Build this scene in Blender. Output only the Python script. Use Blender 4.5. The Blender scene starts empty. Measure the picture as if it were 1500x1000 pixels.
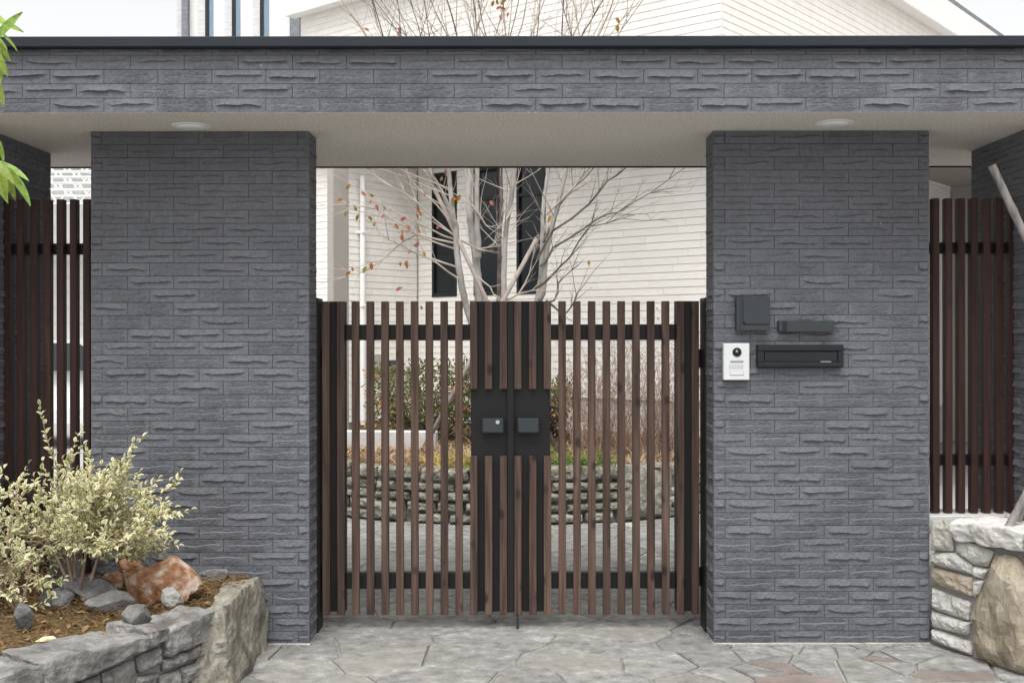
import bpy, math, random
from mathutils import Vector, Matrix, noise as mnoise
R = math.radians
random.seed(7)
sc = bpy.context.scene
col = sc.collection

# ------------------------------------------------------------------ camera
F, VX, HY, CH = 1640.0, 750.0, 495.0, 1.4      # focal length (px), principal x, horizon y, eye height
cam_d = bpy.data.cameras.new("camera")
cam = bpy.data.objects.new("camera", cam_d); col.objects.link(cam)
cam.location = (0, 0, CH)
cam.rotation_euler = (R(90), 0.0011, 0)
cam_d.sensor_width = 36; cam_d.lens = 36*F/1500
cam_d.shift_y = -5/1500
cam_d.clip_end = 3000
sc.camera = cam

# ------------------------------------------------------------------ light
SUN_EL, SUN_AZ = R(66), R(188)                  # high, soft, from behind the camera
w = bpy.data.worlds.new("World"); sc.world = w; w.use_nodes = True
nt = w.node_tree; nt.nodes.clear()
sky = nt.nodes.new("ShaderNodeTexSky"); sky.sky_type = 'NISHITA'; sky.sun_disc = False
sky.sun_elevation = SUN_EL; sky.sun_rotation = SUN_AZ
sky.air_density = 1.0; sky.dust_density = 4.0; sky.ozone_density = 1.0
hs = nt.nodes.new("ShaderNodeHueSaturation"); hs.inputs['Saturation'].default_value = 0.04
bg = nt.nodes.new("ShaderNodeBackground"); bg.inputs[1].default_value = 0.14
wo = nt.nodes.new("ShaderNodeOutputWorld")
nt.links.new(sky.outputs[0], hs.inputs['Color']); nt.links.new(hs.outputs[0], bg.inputs[0]); nt.links.new(bg.outputs[0], wo.inputs[0])
sun_d = bpy.data.lights.new("sun", 'SUN'); sun_d.energy = 1.3; sun_d.angle = R(38); sun_d.color = (1.0, 0.97, 0.93)
sun = bpy.data.objects.new("sun", sun_d); col.objects.link(sun)
sdir = Vector((math.sin(SUN_AZ)*math.cos(SUN_EL), math.cos(SUN_AZ)*math.cos(SUN_EL), math.sin(SUN_EL)))
sun.rotation_euler = sdir.to_track_quat('Z', 'Y').to_euler()
sun.location = sdir*30
vs = sc.view_settings
vs.view_transform = 'Standard'; vs.look = 'None'; vs.gamma = 1; vs.use_curve_mapping = False
vs.exposure = .95
try:
    sc.cycles.max_bounces = 6; sc.cycles.diffuse_bounces = 4
except Exception: pass

# ------------------------------------------------------------------ helpers
def at(x, y, Y):                                # photograph pixel at depth Y -> point
    return Vector(((x-VX)*Y/F, Y, CH-(y-HY)*Y/F))
def gx(x, Y): return (x-VX)*Y/F
def gz(y, Y): return CH-(y-HY)*Y/F
def yz(y, Z): return (CH-Z)*F/(y-HY)            # depth of a pixel row on the level Z
def online(x, P, d):                            # where the sight line of column x crosses the line P+t*d
    k = (x-VX)/F
    return (k*P[1]-P[0])/(d[0]-k*d[1])
def nz(x, y=0, z=0): return mnoise.noise((x, y, z))

class MB:
    def __init__(s): s.v = []; s.f = []; s.a = []
    def add(s, vs_, fs_, att=None):
        o = len(s.v); s.v += [tuple(q) for q in vs_]; s.f += [tuple(i+o for i in q) for q in fs_]
        s.a += att if att else [0.0]*len(vs_)
    def box(s, x0, x1, y0, y1, z0, z1, c=0.0):
        if c <= 0:
            s.add([(x0,y0,z0),(x1,y0,z0),(x1,y1,z0),(x0,y1,z0),(x0,y0,z1),(x1,y0,z1),(x1,y1,z1),(x0,y1,z1)],
                  [(3,2,1,0),(4,5,6,7),(0,1,5,4),(1,2,6,5),(2,3,7,6),(3,0,4,7)]); return
        X, Y, Z = (x0,x1), (y0,y1), (z0,z1); vs_ = []; idx = {}
        for i in (0,1):
            for j in (0,1):
                for k in (0,1):
                    sx, sy, sz = 1-2*i, 1-2*j, 1-2*k
                    for a in range(3):
                        p = [X[i]+sx*c, Y[j]+sy*c, Z[k]+sz*c]
                        p[a] = (X[i], Y[j], Z[k])[a]
                        idx[(i,j,k,a)] = len(vs_); vs_.append(p)
        fs = []
        def g(a, lst): fs.append(tuple(idx[q] for q in lst))
        for s0 in (0,1):
            g(0, [(s0,0,0,0),(s0,1,0,0),(s0,1,1,0),(s0,0,1,0)][::1 if s0 else -1])
            g(1, [(0,s0,0,1),(1,s0,0,1),(1,s0,1,1),(0,s0,1,1)][::-1 if s0 else 1])
            g(2, [(0,0,s0,2),(1,0,s0,2),(1,1,s0,2),(0,1,s0,2)][::1 if s0 else -1])
        for i in (0,1):
            for j in (0,1):
                q = [(i,j,0,0),(i,j,1,0),(i,j,1,1),(i,j,0,1)]; g(0, q if (i+j)%2 else q[::-1])
                q = [(i,0,j,0),(i,1,j,0),(i,1,j,2),(i,0,j,2)]; g(0, q if (i+j)%2==0 else q[::-1])
                q = [(0,i,j,1),(1,i,j,1),(1,i,j,2),(0,i,j,2)]; g(0, q if (i+j)%2 else q[::-1])
                for k in (0,1):
                    q = [(i,j,k,0),(i,j,k,1),(i,j,k,2)]; g(0, q if (i+j+k)%2 else q[::-1])
        s.add(vs_, fs)
    def tube(s, pts, rad, n=6, cap=True):
        pts = [Vector(p) for p in pts]
        if not isinstance(rad, (list, tuple)): rad = [rad]*len(pts)
        vs_ = []; fs = []; up = None
        for i, p in enumerate(pts):
            t = (pts[min(i+1, len(pts)-1)]-pts[max(i-1, 0)])
            if t.length < 1e-9: t = Vector((0,0,1))
            t.normalize()
            if up is None: up = t.orthogonal()
            up = (up-t*up.dot(t))
            if up.length < 1e-6: up = t.orthogonal()
            up.normalize(); b = t.cross(up)
            for k in range(n):
                a = 2*math.pi*k/n
                vs_.append(p+(up*math.cos(a)+b*math.sin(a))*rad[i])
        for i in range(len(pts)-1):
            for k in range(n):
                fs.append((i*n+k, i*n+(k+1)%n, (i+1)*n+(k+1)%n, (i+1)*n+k))
        if cap:
            fs.append(tuple(range(n))[::-1]); fs.append(tuple(range((len(pts)-1)*n, len(pts)*n)))
        s.add(vs_, fs)
    def disc(s, c, ax, r, h, n=20):             # short cylinder from c along ax
        c = Vector(c); ax = Vector(ax).normalized()
        s.tube([c, c+ax*h], [r, r], n)
    def leaf(s, p, d, nrm, L, W, fold=0.25):
        d = Vector(d).normalized(); nrm = Vector(nrm); sd = d.cross(nrm)
        if sd.length < 1e-5: sd = d.orthogonal()
        sd.normalize(); nrm = sd.cross(d)
        p = Vector(p)
        q = lambda a, b, h: p+d*a*L+sd*b*W+nrm*h*W
        s.add([q(0,0,0), q(.5,0,-.05), q(1,0,-.25), q(.28,.42,fold), q(.65,.40,fold*.8), q(.28,-.42,fold), q(.65,-.40,fold*.8)],
              [(0,3,1),(3,4,1),(4,2,1),(0,1,5),(5,1,6),(6,1,2)], [0.3, 0.0, .8, 1., 1., 1., 1.])
    def blade(s, p, d, L, W, bend, n=4):
        p = Vector(p); d = Vector(d).normalized(); sd = d.cross(Vector((0,0,1)))
        if sd.length < 1e-4: sd = Vector((1,0,0))
        sd.normalize(); vs_ = []; fs = []; h = Vector((d.x, d.y, 0))
        if h.length < 1e-4: h = Vector((1,0,0))
        h.normalize()
        for i in range(n+1):
            t = i/n; q = p+d*L*t+h*bend*L*t*t-Vector((0,0,1))*bend*L*t*t*.7
            wv = W*(1-t)**.7*.5+.0004
            vs_ += [q-sd*wv, q+sd*wv]
        for i in range(n): fs.append((2*i, 2*i+1, 2*i+3, 2*i+2))
        s.add(vs_, fs)
    def mesh(s, name, smooth=False):
        me = bpy.data.meshes.new(name); me.from_pydata(s.v, [], s.f)
        if any(s.a):
            at_ = me.attributes.new("margin", 'FLOAT', 'POINT'); at_.data.foreach_set("value", s.a)
        if smooth: me.polygons.foreach_set("use_smooth", [True]*len(me.polygons))
        me.update(); return me

def put(name, me, mat=None, parent=None, loc=(0,0,0), rot=(0,0,0), scale=(1,1,1), kind=None, label=None):
    if isinstance(me, MB): me = me.mesh(name)
    o = bpy.data.objects.new(name, me); col.objects.link(o)
    if mat is not None and len(me.materials) == 0: me.materials.append(mat)
    o.location = loc; o.rotation_euler = rot; o.scale = scale
    if parent: o.parent = parent
    if kind: o["kind"] = kind
    if label: o["label"] = label
    return o
def thing(name, label, cat, loc=(0,0,0), rotz=0, group=None):
    o = bpy.data.objects.new(name, None); col.objects.link(o)
    o.location = loc; o.rotation_euler = (0,0,rotz); o.empty_display_size = .1
    o["label"] = label; o["category"] = cat
    if group: o["group"] = group
    return o
def tag(o, label, cat, group=None):
    o["label"] = label; o["category"] = cat
    if group: o["group"] = group
    return o
def pbox(name, parent, mat, b, c=0.0, base=None):   # a box part given in world coordinates
    m = MB(); o = base if base else (parent.location if parent else Vector((0,0,0)))
    m.box(b[0]-o[0], b[1]-o[0], b[2]-o[1], b[3]-o[1], b[4]-o[2], b[5]-o[2], c)
    return put(name, m, mat, parent)

# ------------------------------------------------------------------ materials
def mat(name, stops, scale=8, rough=.8, bump=None, rnd=.0, stretch=(1,1,1), detail=6, spec=.3, metal=0, hue=0.0, big=None, transl=0, noff=True):
    m = bpy.data.materials.new(name); m.use_nodes = True; t = m.node_tree; N = t.nodes; L = t.links
    b = N["Principled BSDF"]; b.inputs["Roughness"].default_value = rough; b.inputs["Metallic"].default_value = metal
    b.inputs["Specular IOR Level"].default_value = spec
    tc = N.new("ShaderNodeTexCoord"); oi = N.new("ShaderNodeObjectInfo")
    mp = N.new("ShaderNodeMapping"); mp.inputs["Scale"].default_value = stretch
    ad = N.new("ShaderNodeVectorMath"); ad.operation = 'ADD'
    ml = N.new("ShaderNodeVectorMath"); ml.operation = 'SCALE'; ml.inputs[0].default_value = (37.1, 19.7, 53.3)
    L.new(oi.outputs["Random"], ml.inputs["Scale"])
    L.new(tc.outputs["Object"], ad.inputs[0])
    if noff: L.new(ml.outputs[0], ad.inputs[1])
    L.new(ad.outputs[0], mp.inputs["Vector"])
    n = N.new("ShaderNodeTexNoise"); n.inputs["Scale"].default_value = scale; n.inputs["Detail"].default_value = detail
    n.inputs["Roughness"].default_value = .62
    L.new(mp.outputs[0], n.inputs["Vector"])
    rp = N.new("ShaderNodeValToRGB"); el = rp.color_ramp.elements
    while len(el) < len(stops): el.new(.5)
    for e, (p, c) in zip(el, stops): e.position = p; e.color = (*c, 1)
    L.new(n.outputs["Fac"], rp.inputs["Fac"])
    out = rp.outputs["Color"]
    if big:                                     # (scale, colour, low, high): large stains
        n2 = N.new("ShaderNodeTexNoise"); n2.inputs["Scale"].default_value = big[0]; n2.inputs["Detail"].default_value = 5
        L.new(mp.outputs[0], n2.inputs["Vector"])
        r2 = N.new("ShaderNodeMapRange"); r2.inputs[1].default_value = big[2]; r2.inputs[2].default_value = big[3]
        L.new(n2.outputs["Fac"], r2.inputs[0])
        mx = N.new("ShaderNodeMix"); mx.data_type = 'RGBA'; mx.inputs[7].default_value = (*big[1], 1)
        L.new(r2.outputs[0], mx.inputs[0]); L.new(out, mx.inputs[6]); out = mx.outputs[2]
    if rnd or hue:
        h = N.new("ShaderNodeHueSaturation")
        mr = N.new("ShaderNodeMapRange"); mr.inputs[3].default_value = 1-rnd; mr.inputs[4].default_value = 1+rnd
        L.new(oi.outputs["Random"], mr.inputs[0]); L.new(mr.outputs[0], h.inputs["Value"])
        if hue:
            m2 = N.new("ShaderNodeMath"); m2.operation = 'MULTIPLY'; m2.inputs[1].default_value = 7.31
            m3 = N.new("ShaderNodeMath"); m3.operation = 'FRACT'
            m4 = N.new("ShaderNodeMapRange"); m4.inputs[3].default_value = .5-hue; m4.inputs[4].default_value = .5+hue
            L.new(oi.outputs["Random"], m2.inputs[0]); L.new(m2.outputs[0], m3.inputs[0]); L.new(m3.outputs[0], m4.inputs[0]); L.new(m4.outputs[0], h.inputs["Hue"])
        L.new(out, h.inputs["Color"]); out = h.outputs[0]
    L.new(out, b.inputs["Base Color"])
    if bump:
        nb = N.new("ShaderNodeTexNoise"); nb.inputs["Scale"].default_value = bump[0]; nb.inputs["Detail"].default_value = 5
        nb.inputs["Roughness"].default_value = .6
        L.new(mp.outputs[0], nb.inputs["Vector"])
        bp = N.new("ShaderNodeBump"); bp.inputs["Strength"].default_value = bump[2] if len(bump) > 2 else 1; bp.inputs["Distance"].default_value = bump[1]
        L.new(nb.outputs["Fac"], bp.inputs["Height"]); L.new(bp.outputs[0], b.inputs["Normal"])
    if transl:
        tr = N.new("ShaderNodeBsdfTranslucent"); L.new(out, tr.inputs[0])
        ms = N.new("ShaderNodeMixShader"); ms.inputs[0].default_value = transl
        L.new(b.outputs[0], ms.inputs[1]); L.new(tr.outputs[0], ms.inputs[2]); L.new(ms.outputs[0], N["Material Output"].inputs[0])
    return m
def flat(name, c, rough=.5, spec=.4, metal=0, var=.12, scale=6, bump=None):
    c2 = tuple(v*(1-var) for v in c); c3 = tuple(min(1, v*(1+var)) for v in c)
    return mat(name, [(.3, c2), (.7, c3)], scale=scale, rough=rough, spec=spec, metal=metal, bump=bump)

M = {}
M['tile'] = mat('slate_tile', [(.30,(0.1022,0.105,0.1176)), (.70,(0.1426,0.1468,0.1634))], scale=60, rough=.85, bump=(90,.0045,1.0), rnd=.06, spec=.25)
def weather(m, lo, hi, sc_):                       # broad uneven weathering plus tiny chipped specks
    N = m.node_tree.nodes; L = m.node_tree.links; b = N["Principled BSDF"]; src = b.inputs["Base Color"].links[0].from_socket
    ge = N.new("ShaderNodeNewGeometry"); n = N.new("ShaderNodeTexNoise"); n.inputs["Scale"].default_value = sc_; n.inputs["Detail"].default_value = 7
    L.new(ge.outputs["Position"], n.inputs["Vector"])
    r = N.new("ShaderNodeMapRange"); r.inputs[1].default_value = .3; r.inputs[2].default_value = .7; r.inputs[3].default_value = lo; r.inputs[4].default_value = hi
    L.new(n.outputs["Fac"], r.inputs[0]); h = N.new("ShaderNodeHueSaturation"); L.new(src, h.inputs["Color"]); L.new(r.outputs[0], h.inputs["Value"])
    v = N.new("ShaderNodeTexVoronoi"); v.inputs["Scale"].default_value = 4.2; L.new(ge.outputs["Position"], v.inputs["Vector"])
    q = N.new("ShaderNodeMapRange"); q.inputs[1].default_value = .010; q.inputs[2].default_value = .018; q.inputs[3].default_value = .7; q.inputs[4].default_value = 0
    L.new(v.outputs["Distance"], q.inputs[0]); x = N.new("ShaderNodeMix"); x.data_type = 'RGBA'; x.inputs[7].default_value = (.42,.42,.42,1)
    L.new(q.outputs[0], x.inputs[0]); L.new(h.outputs[0], x.inputs[6]); L.new(x.outputs[2], b.inputs["Base Color"])
weather(M['tile'], .90, 1.10, 1.5)
M['grout'] = flat('dark_grout', (.02,.02,.022), .95, .1)
M['stucco'] = mat('stucco', [(.30,(0.4032,0.3752,0.336)), (.5,(0.672,0.6384,0.588)), (.7,(0.784,0.7504,0.6944))], scale=95, rough=.95, bump=(110,.004,.8), detail=5, spec=.1, noff=False)
M['coping'] = flat('coping_metal', (0.0198,0.0234,0.0297), .6, .2, var=.12, scale=3)
M['black'] = mat('black_steel', [(.3,(.009,.008,.0095)), (.7,(.014,.0125,.014))], scale=4, rough=.5, spec=.3)
M['device'] = mat('slate_blue_metal', [(.3,(.022,.029,.034)), (.7,(.031,.038,.044))], scale=5, rough=.42, spec=.45, bump=(300,.0004,.5))
M['device_dark'] = flat('dark_device_metal', (.010,.012,.015), .45, .35)
M['white_plastic'] = flat('white_panel', (.60,.61,.62), .4, .3, var=.015)
M['grey_print'] = flat('grey_print', (.26,.27,.28), .6, .2, var=.03)
M['lens'] = flat('camera_lens', (.008,.008,.01), .05, .8)
M['chrome'] = flat('chrome', (.75,.75,.76), .18, .5, 1, var=.03)
M['lamp_glass'] = flat('frosted_glass', (.86,.87,.87), .35, .5, var=.02)
M['white_paint'] = flat('white_paint', (.78,.78,.77), .5, .35, var=.02)
M['siding'] = mat('white_siding', [(.3,(0.7548,0.7286,0.6825)), (.7,(0.8466,0.8241,0.78))], scale=9, rough=.7, bump=(30,.004,.6), rnd=.025, spec=.25)
M['siding_back'] = flat('siding_joint', (.66,.64,.61), .9, .1)
M['concrete'] = mat('concrete', [(.3,(.42,.42,.41)), (.7,(.55,.545,.53))], scale=7, rough=.9, bump=(60,.003,.6), spec=.15, noff=False)
M['pale_concrete'] = mat('pale_concrete', [(.3,(.58,.575,.56)), (.7,(.68,.675,.66))], scale=7, rough=.9, bump=(60,.003,.6), spec=.15, noff=False)
M['beige'] = flat('beige_render', (0.368,0.344,0.32), .85, .15, var=.05, bump=(80,.002,.5))
M['frame_black'] = flat('window_frame_black', (.012,.012,.013), .4, .4)
M['glass'] = flat('dark_glass', (.010,.014,.017), .04, .35, var=.05)
M['glass_blue'] = flat('blue_glass', (.16,.24,.32), .05, .8, var=.1)
M['soil'] = mat('soil', [(.25,(0.0373,0.02621,0.01404)), (.45,(0.08704,0.06143,0.0312)), (.6,(0.1244,0.09013,0.0468)), (.8,(0.08288,0.0819,0.0273))], scale=9, rough=1, bump=(45,.02,1), spec=.05, noff=False)
M['litter'] = mat('leaf_litter', [(.3,(0.1148,0.0675,0.0333)), (.5,(0.2295,0.144,0.07077)), (.7,(0.3155,0.225,0.1249))], scale=14, rough=.95, spec=.1, noff=False)
M['litter_grit'] = mat('grit', [(.3,(.10,.085,.07)), (.7,(.34,.32,.29))], scale=40, rough=.95, spec=.1, noff=False)
M['bark_pale'] = mat('pale_bark', [(.25,(0.17,0.1573,0.1445)), (.5,(0.34,0.323,0.3017)), (.75,(0.4675,0.4505,0.425))], scale=7, rough=.9, bump=(40,.006,.6), stretch=(1,1,.55), spec=.15, noff=False)
M['bark_dark'] = mat('dark_bark', [(.3,(0.07,0.0595,0.0525)), (.7,(0.168,0.147,0.133))], scale=14, rough=.9, spec=.15, noff=False)
M['twig'] = mat('pale_twig', [(.3,(0.2565,0.209,0.171)), (.7,(0.532,0.4845,0.437))], scale=3, rough=.85, spec=.15, noff=False)
M['twig_brown'] = mat('brown_twig', [(.25,(.13,.085,.064)), (.5,(.28,.195,.155)), (.75,(.48,.385,.33))], scale=9, rough=.9, spec=.1, noff=False)
M['stake'] = mat('stake_wood', [(.3,(.20,.165,.15)), (.7,(.34,.295,.27))], scale=6, rough=.8, bump=(30,.004,.5), stretch=(6,6,1), spec=.2)
M['bamboo'] = mat('weathered_bamboo', [(.25,(0.08,0.072,0.068)), (.5,(0.204,0.188,0.176)), (.75,(0.32,0.3,0.284))], scale=16, rough=.55, bump=(60,.002,.5), stretch=(3,3,.5), spec=.35, noff=False)
M['stone_grey'] = mat('rough_grey_stone', [(.22,(0.0792,0.0792,0.0756)), (.45,(0.1944,0.1908,0.18)), (.62,(0.2592,0.2556,0.2448)), (.8,(0.36,0.3528,0.3384))], scale=17, rough=.92, bump=(40,.014,.9), rnd=.13, hue=.012, spec=.15, detail=9, big=(6.5,(0.108,0.0972,0.0972),.52,.72))
M['stone_pale'] = mat('pale_cut_stone', [(.25,(0.2808,0.2761,0.2621)), (.5,(0.4867,0.4774,0.4493)), (.75,(0.6178,0.6084,0.5803))], scale=8, rough=.92, bump=(30,.014,.8), rnd=.10, hue=.02, spec=.15, detail=8, big=(5,(0.3182,0.2902,0.2434),.55,.75))
M['stone_tan'] = mat('tan_boulder', [(.25,(.19,.155,.11)), (.5,(.34,.295,.225)), (.75,(.46,.42,.345))], scale=15, rough=.95, bump=(60,.014,.9), rnd=.02, spec=.12, detail=10, big=(6,(.10,.085,.065),.56,.80), stretch=(1,1,.32))
M['stone_olive'] = mat('olive_grey_stone', [(.25,(0.121,0.1116,0.0896)), (.48,(0.2421,0.2278,0.1882)), (.62,(0.2979,0.2883,0.2464)), (.8,(0.4283,0.4185,0.3763))], scale=18, rough=.95, bump=(50,.016,.9), spec=.12, detail=10, big=(5,(0.0931,0.07905,0.05376),.54,.72), stretch=(1,1,.5))
M['stone_beige'] = mat('beige_cut_stone', [(.25,(0.2448,0.2016,0.144)), (.5,(0.36,0.3096,0.2448)), (.75,(0.4464,0.4104,0.3528))], scale=8, rough=.92, bump=(30,.012,.8), spec=.15, detail=8)
M['stone_garden'] = mat('garden_wall_stone', [(.22,(0.08064,0.08064,0.06854)), (.45,(0.2016,0.1966,0.1663)), (.62,(0.2923,0.2822,0.2419)), (.8,(0.4234,0.4133,0.373))], scale=10, rough=.95, bump=(30,.02,.9), rnd=.22, hue=.015, spec=.1, detail=8)
M['rock_rust'] = mat('rusty_rock', [(.28,(.10,.055,.032)), (.42,(.26,.125,.062)), (.50,(.33,.19,.115)), (.58,(.42,.32,.25)), (.72,(.56,.52,.47))], scale=17, rough=.8, bump=(40,.014,.9), spec=.25, detail=10, rnd=.1)
M['rock_dark'] = mat('dark_rock', [(.25,(.045,.045,.048)), (.5,(.13,.13,.13)), (.75,(.28,.28,.27))], scale=12, rough=.9, bump=(40,.012,.8), rnd=.2, spec=.2, detail=8)
M['flag'] = mat('flagstone', [(.31,(0.1345,0.1331,0.1256)), (.45,(0.2152,0.215,0.2053)), (.56,(0.26,0.259,0.2478)), (.69,(0.3856,0.3824,0.3674))], scale=15, rough=.85, bump=(42,.012,1.0), rnd=.12, hue=.008, spec=.2, detail=12, big=(1.4,(0.2421,0.2248,0.1993),.48,.80))
M['flag_rust'] = mat('rusty_flagstone', [(.25,(0.1275,0.1062,0.0935)), (.5,(0.1955,0.1658,0.1487)), (.75,(0.2635,0.2338,0.2125))], scale=7, rough=.85, bump=(36,.006,.8), rnd=.10, spec=.2, detail=9)
M['mortar'] = mat('mortar', [(.3,(0.1734,0.1711,0.1618)), (.55,(0.2774,0.2717,0.2601)), (.75,(0.578,0.5664,0.5433))], scale=2.3, rough=.95, bump=(60,.004,.6), spec=.1, noff=False)
M['base_mortar'] = mat('pale_base_mortar', [(.3,(.22,.215,.205)), (.7,(.46,.45,.43))], scale=14, rough=.95, bump=(90,.004,.8), spec=.1)
M['ground'] = mat('pale_ground', [(.3,(.30,.295,.285)), (.7,(.38,.375,.365))], scale=1.2, rough=.95, bump=(40,.004,.5), spec=.1, noff=False)
M['leaf_green'] = mat('evergreen_leaf', [(.3,(.05,.07,.024)), (.52,(.14,.165,.055)), (.72,(.31,.29,.13))], scale=10, rough=.5, spec=.4, noff=False, transl=.3)
M['leaf_orange'] = mat('orange_berry_leaf', [(.3,(.40,.08,.03)), (.7,(.62,.24,.06))], scale=10, rough=.5, spec=.4, noff=False, transl=.2)
M['grass_dry'] = mat('dry_grass', [(.3,(.25,.145,.085)), (.5,(.42,.28,.175)), (.75,(.60,.49,.37))], scale=11, rough=.8, spec=.2, noff=False, transl=.25)
M['grass_yellow'] = mat('yellow_grass', [(.3,(.22,.20,.04)), (.5,(.48,.40,.09)), (.75,(.62,.56,.26))], scale=11, rough=.7, spec=.2, noff=False, transl=.3)
M['grass_green'] = mat('green_grass', [(.3,(.06,.12,.025)), (.55,(.16,.27,.06)), (.8,(.34,.40,.14))], scale=9, rough=.55, spec=.3, noff=False, transl=.3)
M['leaf_bright'] = mat('yellow_green_leaf', [(.3,(0.128,0.216,0.028)), (.55,(0.24,0.344,0.056)), (.8,(0.4,0.448,0.128))], scale=9, rough=.42, spec=.4, rnd=.2, hue=.02, transl=.3)
M['leaf_red'] = mat('red_leaf', [(.3,(.32,.085,.06)), (.6,(.46,.20,.14)), (.8,(.56,.34,.27))], scale=16, rough=.55, spec=.3, rnd=.15, hue=.025, transl=.3)
M['leaf_amber'] = mat('amber_leaf', [(.3,(.22,.10,.035)), (.6,(.46,.24,.05)), (.8,(.34,.27,.08))], scale=18, rough=.55, spec=.3, rnd=.15, hue=.025, transl=.3)
M['leaf_fade'] = mat('fading_leaf', [(.3,(.08,.13,.03)), (.55,(.24,.22,.05)), (.8,(.40,.17,.05))], scale=20, rough=.55, spec=.3, rnd=.15, hue=.03, transl=.3)
M['car_white'] = flat('car_paint', (.62,.63,.64), .25, .5, var=.01)
M['rubber'] = flat('rubber', (.02,.02,.02), .8, .2)
M['far_white'] = flat('far_white_wall', (0.7176,0.7084,0.6992), .8, .15, var=.03)
M['far_reveal'] = mat('far_grey_reveal', [(.3,(.50,.50,.51)), (.7,(.66,.66,.67))], scale=5, rough=.85, bump=(20,.01,.6), stretch=(1,1,5), spec=.15, noff=False)
M['far_brick'] = mat('far_grey_tile', [(.3,(.16,.165,.18)), (.7,(.26,.265,.28))], scale=9, rough=.85, bump=(30,.01,.6), stretch=(1,1,4), spec=.2, noff=False)

def wood_mat(name, dark, mid, light):
    m = bpy.data.materials.new(name); m.use_nodes = True; t = m.node_tree; N = t.nodes; L = t.links
    b = N["Principled BSDF"]; b.inputs["Roughness"].default_value = .62; b.inputs["Specular IOR Level"].default_value = .3
    tc = N.new("ShaderNodeTexCoord"); oi = N.new("ShaderNodeObjectInfo")
    ml = N.new("ShaderNodeVectorMath"); ml.operation = 'SCALE'; ml.inputs[0].default_value = (31.1, 17.7, 43.3)
    L.new(oi.outputs["Random"], ml.inputs["Scale"])
    ad = N.new("ShaderNodeVectorMath"); ad.operation = 'ADD'; L.new(tc.outputs["Object"], ad.inputs[0]); L.new(ml.outputs[0], ad.inputs[1])
    mp = N.new("ShaderNodeMapping"); mp.inputs["Scale"].default_value = (55, 55, 2.2); L.new(ad.outputs[0], mp.inputs[0])
    n = N.new("ShaderNodeTexNoise"); n.inputs["Scale"].default_value = 1; n.inputs["Detail"].default_value = 6; n.inputs["Distortion"].default_value = .6
    L.new(mp.outputs[0], n.inputs["Vector"])
    rp = N.new("ShaderNodeValToRGB"); el = rp.color_ramp.elements; el.new(.5)
    for e, (p, c) in zip(el, [(.28, dark), (.5, mid), (.72, light)]): e.position = p; e.color = (*c, 1)
    L.new(n.outputs["Fac"], rp.inputs[0])
    # knots
    mp2 = N.new("ShaderNodeMapping"); mp2.inputs["Scale"].default_value = (11, 11, 6.5); mp2.inputs["Rotation"].default_value = (0, .35, 0); L.new(ad.outputs[0], mp2.inputs[0])
    vo = N.new("ShaderNodeTexVoronoi"); vo.inputs["Scale"].default_value = 1; L.new(mp2.outputs[0], vo.inputs["Vector"])
    mr = N.new("ShaderNodeMapRange"); mr.inputs[1].default_value = .10; mr.inputs[2].default_value = .23; mr.inputs[3].default_value = .88; mr.inputs[4].default_value = 0
    L.new(vo.outputs["Distance"], mr.inputs[0])
    mx = N.new("ShaderNodeMix"); mx.data_type = 'RGBA'; mx.inputs[7].default_value = (.016, .011, .010, 1)
    L.new(mr.outputs[0], mx.inputs[0]); L.new(rp.outputs[0], mx.inputs[6])
    h = N.new("ShaderNodeHueSaturation"); r2 = N.new("ShaderNodeMapRange"); r2.inputs[3].default_value = .74; r2.inputs[4].default_value = 1.26
    L.new(oi.outputs["Random"], r2.inputs[0]); L.new(r2.outputs[0], h.inputs["Value"]); L.new(mx.outputs[2], h.inputs["Color"])
    L.new(h.outputs[0], b.inputs["Base Color"])
    bp = N.new("ShaderNodeBump"); bp.inputs["Distance"].default_value = .0012; L.new(n.outputs["Fac"], bp.inputs["Height"]); L.new(bp.outputs[0], b.inputs["Normal"])
    return m
M['wood'] = wood_mat('stained_cedar', (.030,.0175,.013), (.079,.0485,.0365), (.128,.083,.064))
M['wood_fence'] = wood_mat('stained_cedar_shaded', (.016,.0065,.005), (.032,.013,.010), (.048,.021,.016))  # fence cedar; shadow over the panels is put into this darker colour

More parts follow.
